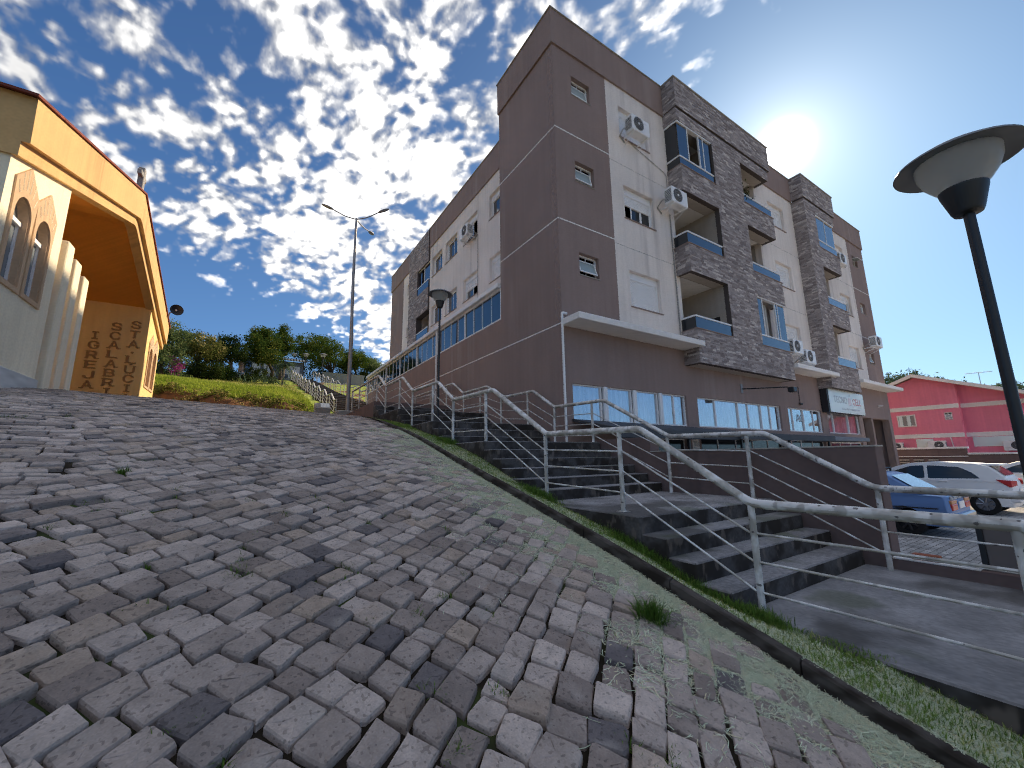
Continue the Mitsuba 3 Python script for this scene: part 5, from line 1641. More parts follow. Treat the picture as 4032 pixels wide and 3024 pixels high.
def crown(blobs, n, size, seed, warm=.5, tone=0.0):
    """Leaves gathered in sprays over lumpy blobs: (x, y, z, rx, ry, rz)."""
    r = np.random.default_rng(seed)
    vol = np.array([b[3] * b[5] for b in blobs])
    vs, tn, wm = [], [], []
    for b, q in zip(blobs, vol / vol.sum()):
        m = max(30, int(n * q))
        ns = max(8, m // 26)
        d = r.normal(0, 1, (ns, 3))
        d /= np.linalg.norm(d, axis=1, keepdims=True)
        rad = r.uniform(.35, 1.0, (ns, 1)) ** .55 * (1 + .28 * (meshkit.noise(d * 2.3 + seed, 3)[:, None] - .5) * 2)
        sp = V(*b[:3]) + d * rad * V(*b[3:])
        k = r.integers(0, ns, m)
        c = sp[k] + r.normal(0, 1, (m, 3)) * size * 1.5
        vs.append(leaf_cards(c, size, r))
        t = r.random(ns)
        tn.append(np.clip(.55 * t[k] + .45 * r.random(m) + tone, 0, 1))
        wm.append(np.clip(r.random(ns)[k] * .6 + r.random(m) * .4 - (.5 - warm), 0, 1))
    v = np.vstack(vs)
    n = len(v)
    f = np.array([[0, 1, 2], [0, 2, 3]])
    ff = (f[None] + (np.arange(n) * 4)[:, None, None]).reshape(-1, 3)
    uv = np.repeat(np.stack([np.concatenate(tn), np.concatenate(wm)], 1), 4, 0) * .98 + .0003 * v.reshape(-1, 3)[:, :2]
    return trimesh.Trimesh(v.reshape(-1, 3), ff, process=False), uv


def tree(name, label, cat, base, trunk_top, r0, blobs, n, size, leafm, seed, bark='bark', warm=.5, tone=0.0):
    t = thing(name, label, cat)
    r = np.random.default_rng(seed + 500)
    mb = MB()
    b, e = V(*base), V(*trunk_top)
    mid = (b + e) / 2 + r.normal(0, .08, 3)
    mb.tube([b - [0, 0, .3], mid, e], [r0 * 1.2, r0 * .9, r0 * .7], 8)
    for bl in blobs[:7]:
        c = V(*bl[:3])
        mb.tube([e - (e - mid) * r.uniform(0, .5), (e + c) / 2 + r.normal(0, .12, 3), c], [r0 * .6, r0 * .38, r0 * .12], 6)
    part(t, 'trunk', mb.get(), bark, smooth=40)
    m, uv = crown(blobs, n, size, seed, warm, tone)
    part(t, 'crown', m, leafm, uv=uv)
    return t


def at(xr, y, zr_):
    return (xr * y, y, zr_ * y)


def blobs_at(y, lst, dy=1.6, g=1.12):
    """(x/Y, z/Y, half width, half height) per lump, spread in depth."""
    out = []
    for i, (xr, zr_, hx, hz) in enumerate(lst):
        yy = y + dy * math.sin(i * 2.1)
        out.append((xr * yy, yy, zr_ * yy, hx * g, hx * .9 * g, hz * g))
    return out


tree('bougainvillea_tree', 'tall bushy tree beside the church with magenta blossom low down', 'tree', at(-.150, 40, .165), at(-.150, 40, .20), .14, blobs_at(40, [(-.150, .245, 1.1, 1.0), (-.138, .225, 1.1, 1.0), (-.150, .205, 1.2, .9), (-.165, .225, 1.1, 1.2), (-.143, .18, 1.2, .7), (-.155, .255, .7, .6)], .8), 8500, .11, 'leaf_pale', 31, tone=-.1)
m, uv = crown(blobs_at(39.6, [(-.131, .192, .30, .30), (-.127, .185, .28, .32), (-.134, .182, .25, .25)], .2), 460, .09, 77)
part('bougainvillea_tree', 'blossom', m, 'petal_magenta', uv=uv, label='magenta blossom')
tree('flowering_tree', 'broad tree with creamy yellow bloom left of the dark round tree', 'tree', at(-.098, 43, .165), at(-.098, 43, .20), .15, blobs_at(43, [(-.118, .232, 1.0, .75), (-.100, .240, 1.1, .7), (-.085, .228, 1.2, .8), (-.075, .214, .9, .7), (-.11, .215, 1.2, .6), (-.095, .218, 1.2, .6)]), 8500, .11, 'leaf_bloom', 32)
tree('round_tree', 'dark round tree with a pale leaning trunk left of the wooden house', 'tree', at(-.0418, 45, .168), at(-.043, 45, .208), .13, blobs_at(45, [(-.050, .243, 1.0, .6), (-.066, .228, .9, .7), (-.036, .226, .9, .7), (-.050, .222, 1.3, .7), (-.024, .214, .8, .5), (-.072, .212, .8, .5)]), 9500, .10, 'leaf_dark', 33, bark='pale_bark')
tree('tall_tree', 'tallest dark tree in front of the wooden house', 'tree', at(.0283, 46, .17), at(.024, 46, .205), .17, blobs_at(46, [(.005, .268, .9, .7), (.014, .262, 1.0, .8), (-.006, .250, .8, .8), (.020, .246, 1.0, .9), (.006, .238, 1.2, .8), (.024, .222, 1.0, .6), (.004, .218, 1.0, .5), (-.002, .262, .6, .5)]), 11500, .12, 'leaf_mid', 34, tone=-.25)
tree('slender_tree', 'slender pointed tree just right of the tallest one', 'tree', at(.046, 50, .18), at(.046, 50, .23), .13, blobs_at(50, [(.046, .284, .45, .55), (.043, .268, .7, .8), (.051, .258, .75, .8), (.045, .244, .8, .8)], .6), 5500, .11, 'leaf_mid', 35, tone=-.15)
tree('spreading_tree', 'large spreading tree with sunlit top right of the hill lamps', 'tree', at(.152, 57, .182), at(.148, 57, .205), .22, blobs_at(57, [(.092, .262, 1.4, .9), (.115, .268, 1.6, .9), (.138, .262, 1.6, .9), (.105, .245, 1.7, 1.0), (.130, .243, 1.8, 1.0), (.155, .245, 1.4, .9), (.085, .240, 1.2, .9), (.165, .228, 1.0, .7), (.11, .228, 1.6, .6), (.135, .222, 1.6, .6)], 2.2), 14000, .13, 'leaf_mid', 36, tone=-.05)
tree('street_tree', 'smaller green tree behind the tall light pole', 'tree', at(.205, 58, .185), at(.20, 58, .21), .14, blobs_at(58, [(.185, .245, 1.0, .8), (.200, .248, 1.1, .8), (.212, .238, 1.0, .8), (.195, .228, 1.3, .8), (.18, .222, .9, .7)]), 7500, .13, 'leaf_mid', 37)
tree('pale_tree', 'pale green tree at the right end of the hilltop beside the apartment building', 'tree', at(.243, 60, .185), at(.24, 60, .2), .13, blobs_at(60, [(.228, .230, 1.0, .7), (.240, .232, 1.0, .7), (.253, .220, 1.0, .7), (.238, .212, 1.4, .8), (.262, .208, .9, .6)]), 7000, .13, 'leaf_pale', 38, tone=.1)
# drooping palm
pt = thing('palm', 'small palm with drooping grey green fronds beside the hill stairs', 'palm tree')
pb, ptp = V(*at(.051, 44.5, .169)), V(*at(.0535, 44.5, .206))
part(pt, 'trunk', MB().tube([pb - [0, 0, .3], (pb + ptp) / 2, ptp], [.10, .08, .08], 8).get(), 'pale_bark', smooth=40)
rp = np.random.default_rng(5)
vs_, fs_, us_ = [], [], []
nv = 0
for k in range(26):
    az, L = k * 2.4, rp.uniform(1.2, 1.9)
    el = rp.uniform(.2, 1.35)
    q = np.linspace(0, 1, 8)
    r_out = L * .62 * q
    hz = L * (math.sin(el) * q * .9 - .95 * q ** 2 * (.5 + .6 * (1.4 - el)))
    mid = ptp + np.stack([r_out * math.cos(az), r_out * math.sin(az), hz], 1)
    for i in range(1, 8):
        for s_ in (-1, 1):
            side = V(-math.sin(az) * s_, math.cos(az) * s_, -.9)
            tip = mid[i] + side * (.30 - .03 * i) + [0, 0, -.12]
            w = V(math.cos(az), math.sin(az), 0) * .05
            vs_ += [mid[i] - w, mid[i] + w, tip]
            fs_.append([nv, nv + 1, nv + 2])
            nv += 3
            us_ += [[rp.random() * .8 + .1, rp.random() * .7]] * 3
us_ = np.array(us_) * .97 + .0003 * np.array(vs_)[:, :2]
part(pt, 'frond', trimesh.Trimesh(vs_, fs_, process=False), 'leaf_grey', uv=us_, kind='stuff', label='drooping fronds')


def bush(name, label, blobs, n, size, m_, seed, cat='bush', **k):
    m, uv = crown(blobs, n, size, seed, **k)
    return solo(name, m, m_, label, cat, uv=uv)


bush('dark_bush', 'dark green bush behind the slat fence beside the church', blobs_at(42, [(-.082, .182, .9, .6), (-.095, .180, .8, .6), (-.07, .180, .7, .6)], .3), 2600, .10, 'leaf_dark', 41)
bush('dark_bush', 'low dark bush left of the pale leaning trunk', blobs_at(43.5, [(-.052, .178, .8, .6), (-.060, .176, .6, .5)], .3), 2000, .10, 'leaf_mid', 42, tone=-.3)
bush('clipped_bush', 'left clipped round bush before the wooden house', blobs_at(47, [(-.006, .186, .62, .42)], 0), 1500, .06, 'leaf_dark', 43)
bush('clipped_bush', 'right clipped round bush before the wooden house', blobs_at(47, [(.010, .186, .62, .40)], 0), 1500, .06, 'leaf_dark', 44)
bush('dense_shrubs', 'dense dark shrubs filling the hilltop under the trees', blobs_at(50, [(x, .183 + .006 * math.sin(i * 2.3), 1.0, .75) for i, x in enumerate(np.arange(-.125, -.045, .017))], 1.2) + blobs_at(59, [(x, .196 + .008 * math.sin(i * 1.7), 1.2, .9) for i, x in enumerate(np.arange(.10, .27, .018))], 1.0), 9000, .13, 'leaf_dark', 48, cat='shrubs')
bush('low_hedge', 'low dark hedge along the top of the grass slope', blobs_at(45, [(-.022, .174, .8, .35), (-.006, .174, .8, .35), (.012, .174, .7, .3), (.03, .173, .6, .3)], .2), 3200, .07, 'leaf_dark', 45)
# agave like plant on the slope: strap leaves
rp = np.random.default_rng(15)
c0 = V(*at(.012, 41.5, .1655))
pts = c0 + rp.normal(0, 1, (90, 3)) * [.9, .3, .05]
m, uv = blades(pts, (.5, 1.1), (.06, .10), (.5, 1.25), rp, rp.random(90) * .5, rp.random(90) * .2)
solo('strap_leaf_plant', m, 'leaf_grey', 'clump of dark strap leaved plants at the top of the grass slope', 'plant', uv=uv)
rp = np.random.default_rng(25)
bank = [(x, 26.75 + .35 * math.sin(x * .9) + rp.uniform(0, .9)) for x in rp.uniform(-4.2, 3, 60)]
bl = [(x, y, float(hill_z(x, y)) + .08, rp.uniform(.12, .3), .2, rp.uniform(.08, .2)) for x, y in bank]
m, uv = crown(bl, 5200, .06, 46, warm=.6)
solo('bank_weeds', m, 'leaf_bloom', 'weeds and brush hanging over the cut earth bank', None, kind='stuff', uv=uv)
# slat fence behind the grass
fe = thing('slat_fence', 'dark wooden slat fence at the top of the grass slope', 'fence')
for i in range(46):
    x = -6.9 + i * .125
    y = 42.6 + .02 * i
    z = float(hill_z(x, y))
    part(fe, 'slat', MB().box((x, y, z - .1), (x + .06, y + .025, z + .68 + .04 * math.sin(i * 1.9))).get(), 'wood_dark')
part(fe, 'rail', MB().tube([(-6.9, 42.63, float(hill_z(-6.9, 42.6)) + .5), (-1.1, 43.55, float(hill_z(-1.1, 43.5)) + .5)], .03, 4).get(), 'wood_dark')
# wooden house
ho = thing('wooden_house', 'blue grey wooden house with white shutters and picket balustrade behind the trees', 'house')
hx0, hx1, hy, hz0, hz1 = -1.15, 4.75, 53.0, 9.3, 11.45
part(ho, 'wall', MB().box((hx0, hy, hz0 - .6), (hx1, hy + 4, hz1)).get(), 'wood_blue')
for i in range(12):
    z = hz0 + .1 + i * .175
    part(ho, 'board', MB().box((hx0 - .01, hy - .03, z), (hx1 + .01, hy - .001, z + .155)).get(), 'wood_blue')
mb = MB()
a = np.array([[hx0 - .5, hy - .7, hz1 - .02], [hx1 + .4, hy - .7, hz1 - .02], [hx1 + .4, hy + 2.2, hz1 + .8], [hx0 - .5, hy + 2.2, hz1 + .8]])
mb.raw(np.vstack([a, a + [0, 0, .1]]), [[0, 1, 2, 3], [7, 6, 5, 4], [0, 4, 5, 1], [1, 5, 6, 2], [3, 2, 6, 7], [0, 3, 7, 4]])
rf = part(ho, 'roof', mb.get(), 'wood_dark')
for i in range(22):
    x = hx0 - .45 + i * .30
    part(rf, 'tile_end', MB().tube([(x, hy - .76, hz1 + .06), (x, hy - .3, hz1 + .2)], .10, 7).get(), 'white_paint')
for x in (-.35, .75, 2.9, 3.6):
    w_ = part(ho, 'window', MB().box((x, hy - .06, 9.95), (x + .78, hy - .031, 10.95)).get(), 'wood_white')
    for q in range(2):
        part(w_, 'shutter', MB().box((x + .05 + q * .36, hy - .085, 10.0), (x + .37 + q * .36, hy - .061, 10.9)).get(), 'wood_white')
part(ho, 'door', MB().box((-.95, hy - .06, 9.2), (-.45, hy - .031, 11.1)).get(), 'car_blue')
for x0, x1 in ((-.35, 2.0), (3.2, 4.6)):
    n = int((x1 - x0) / .13)
    for i in range(n):
        part(ho, 'picket', MB().box((x0 + i * .13, hy - .95, 9.32), (x0 + i * .13 + .075, hy - .92, 9.86)).get(), 'wood_white')
    part(ho, 'picket_rail', MB().box((x0, hy - .97, 9.84), (x1, hy - .90, 9.92)).get(), 'wood_white')
part(ho, 'porch_floor', MB().box((hx0, hy - 1.0, 8.9), (hx1, hy - .001, 9.3)).get(), 'grey_plaster')
for x in (-1.1, 1.0, 2.6, 4.65):
    part(ho, 'porch_post', MB().box((x, hy - .9, 9.3), (x + .1, hy - .8, hz1)).get(), 'wood_dark')
st = thing('garden_statue', 'pinkish stone figure on a pedestal under the round tree', 'statue')
b = V(*at(-.0258, 45.8, .178))
part(st, 'figure', MB().lathe([(0, 0), (.20, 0), (.22, .25), (.19, .6), (.23, .85), (.20, 1.0), (.09, 1.08), (.08, 1.12), (.12, 1.2), (.12, 1.3), (.06, 1.38), (0, 1.4)], b + [0, 0, .25], 14).get(), 'statue_stone', smooth=60)
part(st, 'pedestal', MB().cbox(b + [-.9, -.3, -.3], b + [.3, .3, .25], .02).get(), 'white_paint')
gw = thing('garden_wall', 'plain grey wall behind the trees at the top of the hill stairs', 'wall')
part(gw, 'wall', MB().box((7.3, 56, 9.2), (12.4, 56.2, 11.15)).get(), 'grey_plaster')
part(gw, 'coping', MB().cbox((7.28, 55.96, 11.15), (12.42, 56.24, 11.22), .01).get(), 'concrete_trim')
# ------------------------------------------------------------------ pink house and boundary wall at right
PX = 38.0
ph = thing('pink_house', 'two storey bright pink house with pale bands beyond the parked cars', 'house')
PM = lambda a, d, z: np.stack(np.broadcast_arrays(PX + np.asarray(d, float), np.asarray(a, float), np.asarray(z, float)), -1)
yr, zr0 = 8.23, 5.02
gl = lambda y: zr0 - (y - yr) * .40 if y > yr else zr0 - (yr - y) * .385
wins = [(8.52, 9.46, 1.72, 2.52), (6.76, 7.14, 2.06, 2.52)]
g = Polygon([(6.42, -2), (10.4, -2), (10.4, gl(10.4)), (yr, zr0), (6.42, gl(6.42))]).difference(unary_union([sbox(a, z0, b, z1) for a, b, z0, z1 in wins]))
part(ph, 'wall', MB().poly(g, PM, 0, .3).get(), 'pink_plaster')
g2 = Polygon([(1.2, -2), (6.42, -2), (6.42, gl(6.42)), (1.2, gl(1.2))])
part(ph, 'wall', MB().poly(g2, PM, .55, .85).get(), 'pink_plaster', label='recessed right half of the pink wall')
part(ph, 'wall', MB().box(PM(6.42, .301, -2).ravel(), PM(6.72, .86, gl(6.45) - .02).ravel()).get(), 'pink_plaster')
for z in (2.78, .92):
    part(ph, 'band', MB().box(PM(6.40, -.03, z).ravel(), PM(10.4, .0, z + .27).ravel()).get(), 'white_paint')
    part(ph, 'band', MB().box(PM(1.2, .52, z).ravel(), PM(6.419, .549, z + .27).ravel()).get(), 'white_paint')
for y0, y1 in ((yr, 10.9), (yr, .8)):
    a, b = gl(y0), gl(y1)
    q = np.array([[PX - .55, y0, a + .06], [PX - .55, y1, b + .06], [PX + 6, y1, b + .06], [PX + 6, y0, a + .06]])
    part(ph, 'roof', MB().raw(np.vstack([q, q + [0, 0, .12]]), [[0, 1, 2, 3], [7, 6, 5, 4], [0, 4, 5, 1], [1, 5, 6, 2], [3, 2, 6, 7], [0, 3, 7, 4]]).get(), 'concrete_trim')
    part(ph, 'barge_board', MB().raw(np.array([[PX - .56, y0, a - .02], [PX - .56, y1, b - .02], [PX - .56, y1, b + .20], [PX - .56, y0, a + .20], [PX - .50, y0, a - .02], [PX - .50, y1, b - .02], [PX - .50, y1, b + .20], [PX - .50, y0, a + .20]]), [[0, 1, 2, 3], [7, 6, 5, 4], [0, 4, 5, 1], [3, 2, 6, 7], [0, 3, 7, 4], [1, 5, 6, 2]]).get(), 'white_paint')
a0, a1, z0, z1 = wins[0]
w = part(ph, 'window', lbox(lbox(lbox(lbox(MB(), PM, a0, a1, -.03, .06, z0, z0 + .07), PM, a0, a1, -.03, .06, z1 - .07, z1), PM, a0, a0 + .06, -.03, .06, z0 + .07, z1 - .07), PM, a1 - .06, a1, -.03, .06, z0 + .07, z1 - .07).get(), 'white_paint', label='white shuttered window')
for i in range(4):
    q = a0 + .08 + i * .20
    part(w, 'panel', lbox(MB(), PM, q, q + .18, .02, .05, z0 + .07, z1 - .07).get(), 'sign_face' if i % 2 else 'grey_plaster')
vent_window(ph, PM, *wins[1], 0.5, dep=.08)
for y, w_, h in ((9.42, .8, .5), (7.35, .85, .55)):
    ac_ = ac_unit(lambda a, d, z: np.stack(np.broadcast_arrays(PX + np.asarray(d, float), np.asarray(a, float), np.asarray(z, float)), -1), y - .1, .16, 'outdoor unit at the left edge of the pink wall' if y > 9 else 'outdoor unit beside the pale door of the pink wall', d=-.42, w=w_, h=h)
ac_unit(lambda a, d, z: np.stack(np.broadcast_arrays(PX + .55 + np.asarray(d, float), np.asarray(a, float), np.asarray(z, float)), -1), 4.1, .02, 'outdoor unit on the right half of the pink wall', d=-.42, w=.85, h=.58)
part(ph, 'door', lbox(MB(), PM, 7.86, 8.70, -.02, .0, -1.2, .86).get(), 'sign_face')
part(ph, 'panel', lbox(MB(), PM, 4.3, 6.18, .53, .549, .30, .90).get(), 'sign_face', label='wide pale panel on the right half')
part(ph, 'pipe', MB().tube([PM(7.05, -.03, 1.0).ravel(), PM(6.98, -.03, .2).ravel()], .025, 6).get(), 'pvc_white')
for y, z in ((5.55, 4.35),):
    an = thing('antenna', 'small television antenna on the pink house roof', 'antenna')
    part(an, 'mast', MB().tube([(PX + 2, y, z - .3), (PX + 2, y, z + .75)], .02, 5).get(), 'galvanised')
    part(an, 'boom', MB().tube([(PX + 2, y - .6, z + .72), (PX + 2, y + .6, z + .76)], .02, 5).get(), 'galvanised')
bw = thing('boundary_wall', 'dark brown boundary wall with pale caps and small vents behind the cars', 'wall')
WX = 33.0
part(bw, 'wall', MB().box((WX, 5.62, -1.9), (WX + .2, 10.5, .17)).get(), 'dark_brown_plaster')
part(bw, 'wall', MB().box((WX - .012, -8, -1.9), (WX + .19, 5.62, -.16)).get(), 'dark_brown_plaster')
part(bw, 'coping', MB().cbox((WX - .06, 5.55, .17), (WX + .26, 10.5, .27), .01).get(), 'white_paint')
part(bw, 'coping', MB().cbox((WX - .07, -8, -.16), (WX + .25, 5.60, -.06), .01).get(), 'white_paint')
part(bw, 'coping', MB().cbox((WX - .07, 5.60, -.27), (WX - .001, 10.5, -.23), .005).get(), 'white_paint')
for i, y in enumerate((8.22, 7.60, 6.98)):
    v_ = part(bw, 'vent', MB().box((WX - .02, y - .22, -.80), (WX - .0, y + .22, -.36)).get(), 'plastic_dark')
    for k in range(3):
        part(v_, 'bar', MB().box((WX - .05, y - .22, -.78 + k * .15), (WX - .021, y + .22, -.70 + k * .15)).get(), 'concrete_trim')

# forested hills beyond
def far_hill(xr, zc, name, label, spread, seed):
    x0 = 150.0
    blobs = []
    r = np.random.default_rng(seed)
    for yr_, zt in zip(xr, zc):
        for k in range(5):
            y = yr_ * x0 + r.normal(0, spread)
            zz = zt * x0 - 2.6 - k * 3.2 * r.uniform(.8, 1.1)
            blobs.append((x0 + r.uniform(0, 14) - 3 * k, y, zz, r.uniform(2.8, 4.2), r.uniform(2.8, 4.2), r.uniform(2.0, 2.9)))
    m, uv = crown(blobs, 26000, .42, seed, warm=.35, tone=-.05)
    solo(name, m, 'leaf_grey', label, None, kind='stuff', uv=uv)


far_hill([.275, .262, .252, .245, .237, .230, .224, .216, .205], [.138, .150, .145, .139, .148, .150, .142, .136, .128], 'far_forest', 'rounded treetops on the far hill left of the pink house', 1.2, 61)
far_hill([.19, .178, .165, .150, .139, .131, .122, .113, .105, .097, .088, .08], [.121, .123, .118, .108, .112, .113, .111, .115, .114, .113, .112, .11], 'far_forest', 'distant treetops behind the pink house roof', 1.2, 62)

# ------------------------------------------------------------------ parked cars
def rounded(pts, r=.06, n=4):
    p = [V(*q) for q in pts]
    out = []
    for i in range(len(p)):
        a, b, c = p[i - 1], p[i], p[(i + 1) % len(p)]
        u, v = a - b, c - b
        lu, lv = np.linalg.norm(u), np.linalg.norm(v)
        k = min(r, .45 * lu, .45 * lv)
        s, e = b + u / lu * k, b + v / lv * k
        for t in np.linspace(0, 1, n):
            out.append((1 - t) ** 2 * s + 2 * t * (1 - t) * b + t * t * e)
    return np.array(out)


def shell(outline, w, warp, edge=.09):
    """Car body from a side outline (s along the car, h up) carried across the width; warp(s, h, side) gives the half width factor."""
    o = np.asarray(outline)
    c = o.mean(0)
    rings = []
    for q, k in ((-1, .955), (-.985, .985), (-.9, 1.0), (-.45, 1.004), (0, 1.006), (.45, 1.004), (.9, 1.0), (.985, .985), (1, .955)):
        p = c + (o - c) * k
        rings.append(np.stack([p[:, 0], q * w * warp(p[:, 0], p[:, 1]), p[:, 1]], 1))
    n = len(o)
    v = np.vstack(rings)
    f = []
    for i in range(len(rings) - 1):
        for j in range(n):
            j2 = (j + 1) % n
            f.append([i * n + j, i * n + j2, (i + 1) * n + j2, (i + 1) * n + j])
    f = np.array(f)
    f = np.vstack([f[:, [0, 1, 2]], f[:, [0, 2, 3]]])
    tv, tf = trimesh.creation.triangulate_polygon(Polygon(o), engine='earcut')
    idx = np.array([np.argmin(np.linalg.norm(o - q, axis=1)) for q in tv])
    f = np.vstack([f, idx[tf], idx[tf][:, ::-1] + (len(rings) - 1) * n])
    return v, f


def car(x, y_rear, zg, kind, label, paint, group=None):
    """A parked car, nose towards +Y; s is measured from the tail."""
    t = thing('parked_car', label, 'car', group)
    if kind == 'sedan':
        L, W, rw, axles = 4.2, .81, .29, (.72, 3.13)
        low = [(0.02, .36), (.0, .55), (.03, .84), (.08, .875), (.86, .90), (3.05, .93), (4.05, .80), (4.18, .72), (4.18, .36)]
        cab = [(.38, .88), (.98, 1.30), (1.18, 1.345), (2.40, 1.345), (2.60, 1.31), (3.18, .90)]
        side = [[(.76, .93), (1.12, 1.235), (1.54, 1.275), (1.54, .93)], [(1.62, .93), (1.62, 1.275), (2.42, 1.275), (2.52, 1.25), (2.92, .93)]]
        rear = (.44, .93, .94, 1.275)
    else:
        L, W, rw, axles = 3.95, .85, .31, (.62, 3.15) if kind == 'hatch' else (.8, 3.4)
        low = [(.06, .34), (.0, .50), (.02, .72), (.06, .96), (.95, .99), (3.0, .96), (3.72, .80), (3.92, .66), (3.95, .34)]
        cab = [(.07, .92), (.14, 1.08), (.40, 1.36), (.72, 1.455), (1.60, 1.50), (2.15, 1.46), (2.55, 1.33), (3.25, .94)]
        side = [[(.62, 1.02), (.78, 1.19), (1.03, 1.345), (1.72, 1.395), (1.72, 1.0)], [(1.80, 1.0), (1.80, 1.395), (2.12, 1.365), (2.50, 1.22), (2.90, .99)]]
        rear = (.16, 1.10, .42, 1.38)
        if kind == 'wagon':
            L = 4.35
            low = [(p[0] * 1.1, p[1] + .05) for p in low]
            cab = [(p[0] * 1.1, p[1] + .05) for p in cab]
            side = [[(q[0] * 1.1, q[1] + .05) for q in s_] for s_ in side]
    # wheel arches cut from the lower outline
    base = list(low)
    tail, nose = base[0], base[-1]
    bottom = []
    for ax in reversed(axles):
        th = np.linspace(0, np.pi, 9)
        bottom += [(ax + (rw + .055) * math.cos(q), .30 + (rw + .055) * math.sin(q)) for q in th]
    under = [(nose[0] - .04, .24)] + [(bottom[0][0], .24)] + bottom[:9] + [(bottom[8][0], .24), (bottom[9][0], .24)] + bottom[9:] + [(bottom[-1][0], .24), (tail[0] + .04, .24)]
    ol = np.array([tuple(p) for p in rounded(base, .05, 3)] [2:-2])
    outline = np.vstack([ol, np.array(under)])
    tum = lambda s, h: 1 - .035 * np.clip((h - .6) / .3, -1, 1) ** 2 - .05 * sstep(3.3, 4.2, s) - .03 * sstep(.35, 0, s)
    v, f = shell(outline, W, tum)

    def put(v):
        v = np.asarray(v, float)
        return np.stack([x + W + v[..., 1], y_rear + v[..., 0], zg + v[..., 2]], -1)
    part(t, 'body', trimesh.Trimesh(put(v), f, process=False), paint, smooth=32)
    zb, zt = cab[0][1], max(p[1] for p in cab)
    tc = lambda s, h: .965 - .17 * np.clip((h - zb) / (zt - zb), 0, 1.1) ** 1.1
    co = rounded(cab, .12, 5)
    v, f = shell(co, W, tc)
    part(t, 'cabin', trimesh.Trimesh(put(v), f, process=False), paint, smooth=32)
    for sgn in (-1, 1):
        for s_ in side:
            p = rounded(s_, .04, 3)
            pv = np.stack([p[:, 0], sgn * (W * tc(p[:, 0], p[:, 1]) * .998 + .004), p[:, 1]], 1)
            tv, tf = trimesh.creation.triangulate_polygon(Polygon(p), engine='earcut')
            idx = np.array([np.argmin(np.linalg.norm(p - q, axis=1)) for q in tv])
            part(t, 'window', trimesh.Trimesh(put(pv), idx[tf], process=False), 'dark_glass')
    s0, h0, s1, h1 = rear
    k0, k1 = W * float(tc(s0, h0)) * .86, W * float(tc(s1, h1)) * .86
    off = .016
    part(t, 'rear_window', trimesh.Trimesh(put([[s0 - off, -k0, h0 + off], [s0 - off, k0, h0 + off], [s1 - off, k1, h1 + off], [s1 - off, -k1, h1 + off]]), [[0, 1, 2], [0, 2, 3]], process=False), 'glass_film')
    for ax in axles:
        for sgn in (-1, 1):
            cx = sgn * (W - .115)
            prof = [(rw * .62, -.10), (rw * .93, -.10), (rw, -.06), (rw, .06), (rw * .93, .10), (rw * .62, .10)]
            m = MB().lathe(prof, (0, 0, 0), 28).get()
            m.apply_transform(trimesh.transformations.rotation_matrix(math.pi / 2, [1, 0, 0]))
            wl = part(t, 'wheel', trimesh.Trimesh(put(m.vertices + [ax, cx, rw]), m.faces, process=False), 'rubber', smooth=40)
            mb = MB().lathe([(0, .03), (rw * .64, .03), (rw * .64, .09), (rw * .60, .095)], (0, 0, 0), 24)
            for q in range(7):
                an = q * 2 * np.pi / 7
                mb.tube([(.05 * math.cos(an), .05 * math.sin(an), .075), (rw * .6 * math.cos(an), rw * .6 * math.sin(an), .085)], .024, 5)
            mb.lathe([(0, .09), (.06, .09), (.065, .05)], (0, 0, 0), 12)
            m = mb.get()
            m.apply_transform(trimesh.transformations.rotation_matrix(-sgn * math.pi / 2, [1, 0, 0]))
            part(wl, 'rim', trimesh.Trimesh(put(m.vertices + [ax, cx, rw]), m.faces, process=False), 'alloy' if kind != 'sedan' else 'plastic_dark')
    zt_ = (.58, .80) if kind == 'sedan' else (.78, 1.0)
    for sgn in (-1, 1):
        y0, y1 = sgn * W * .90, sgn * W * (.42 if kind == 'sedan' else .55)
        if kind == 'sedan':
            part(t, 'taillight', MB().cbox(put(V(-.012, y0, zt_[0])), put(V(.16, y1, zt_[0] + .13)), .012).get(), 'tail_red')
            part(t, 'taillight', MB().cbox(put(V(-.010, y0 * .998, zt_[0] + .13)), put(V(.16, y1, zt_[1] - .01)), .012).get(), 'tail_amber')
        else:
            pts = np.array([[-.012, y1, .84], [-.012, y1, .96], [.05, sgn * W * .985, .80], [.33, sgn * (W * .975 + .006), 1.0], [.05, sgn * (W * .985), .98], [.10, sgn * (W * .975 + .004), .80]])
            h = trimesh.convex.convex_hull(put(pts))
            part(t, 'taillight', h, 'tail_red', smooth=30)
    part(t, 'bumper', MB().cbox(put(V(-.07, -W * .97, .38)), put(V(.16, W * .97, .50)), .03).get(), 'chrome_trim' if kind == 'sedan' else paint)
    part(t, 'plate', MB().cbox(put(V(-.02 if kind == 'sedan' else -.012, -.2, .60)), put(V(.0, .2, .74)), .004).get(), 'white_paint')
    if kind == 'sedan':
        part(t, 'trunk_panel', MB().cbox(put(V(-.005, -W * .84, .80)), put(V(.03, W * .84, .875)), .012).get(), 'primer', label='faded grey primer on the tail panel')
        for s_ in (1.25, 2.1):
            part(t, 'roof_bar', MB().tube([put(V(s_, -.62, 1.30)), put(V(s_, -.62, 1.43)), put(V(s_, .62, 1.43)), put(V(s_, .62, 1.30))], .018, 6).get(), 'plastic_dark')
        part(t, 'trim_strip', MB().box(put(V(.2, -W - .004, .60)), put(V(4.0, -W + .01, .625))).get(), 'plastic_dark')
    else:
        part(t, 'spoiler', MB().cbox(put(V(.22, -W * .72, 1.375)), put(V(.62, W * .72, 1.435)), .02).get(), paint)
        for s_ in (1.30, 2.1):
            part(t, 'door_handle', MB().cbox(put(V(s_, -W - .012, .90)), put(V(s_ + .2, -W + .01, .935)), .01).get(), paint)
    return t


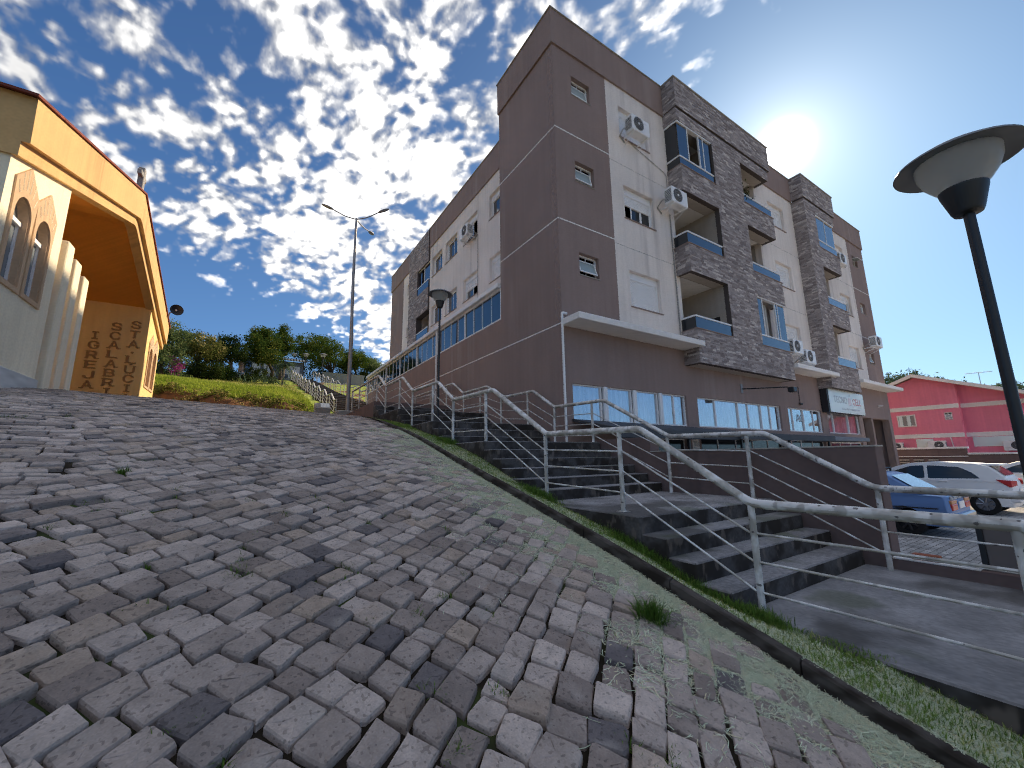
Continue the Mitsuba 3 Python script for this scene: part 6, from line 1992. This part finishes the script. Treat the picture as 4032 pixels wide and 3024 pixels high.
car(12.4, 2.50, -1.80, 'sedan', 'old blue sedan with faded tail and roof bars parked nearest the stairs', 'car_blue')
car(18.0, 2.30, -1.80, 'hatch', 'white hatchback with red tail lights parked beyond the blue car', 'car_white')
car(22.8, 0.10, -1.80, 'wagon', 'white car with dark windows at the right edge, partly behind the lamp post', 'car_white')
print('entries', len(scene), 'tris', sum(len(meshkit.WRITTEN[d['filename']][1]) for d in scene.values() if d.get('type') == 'ply'))
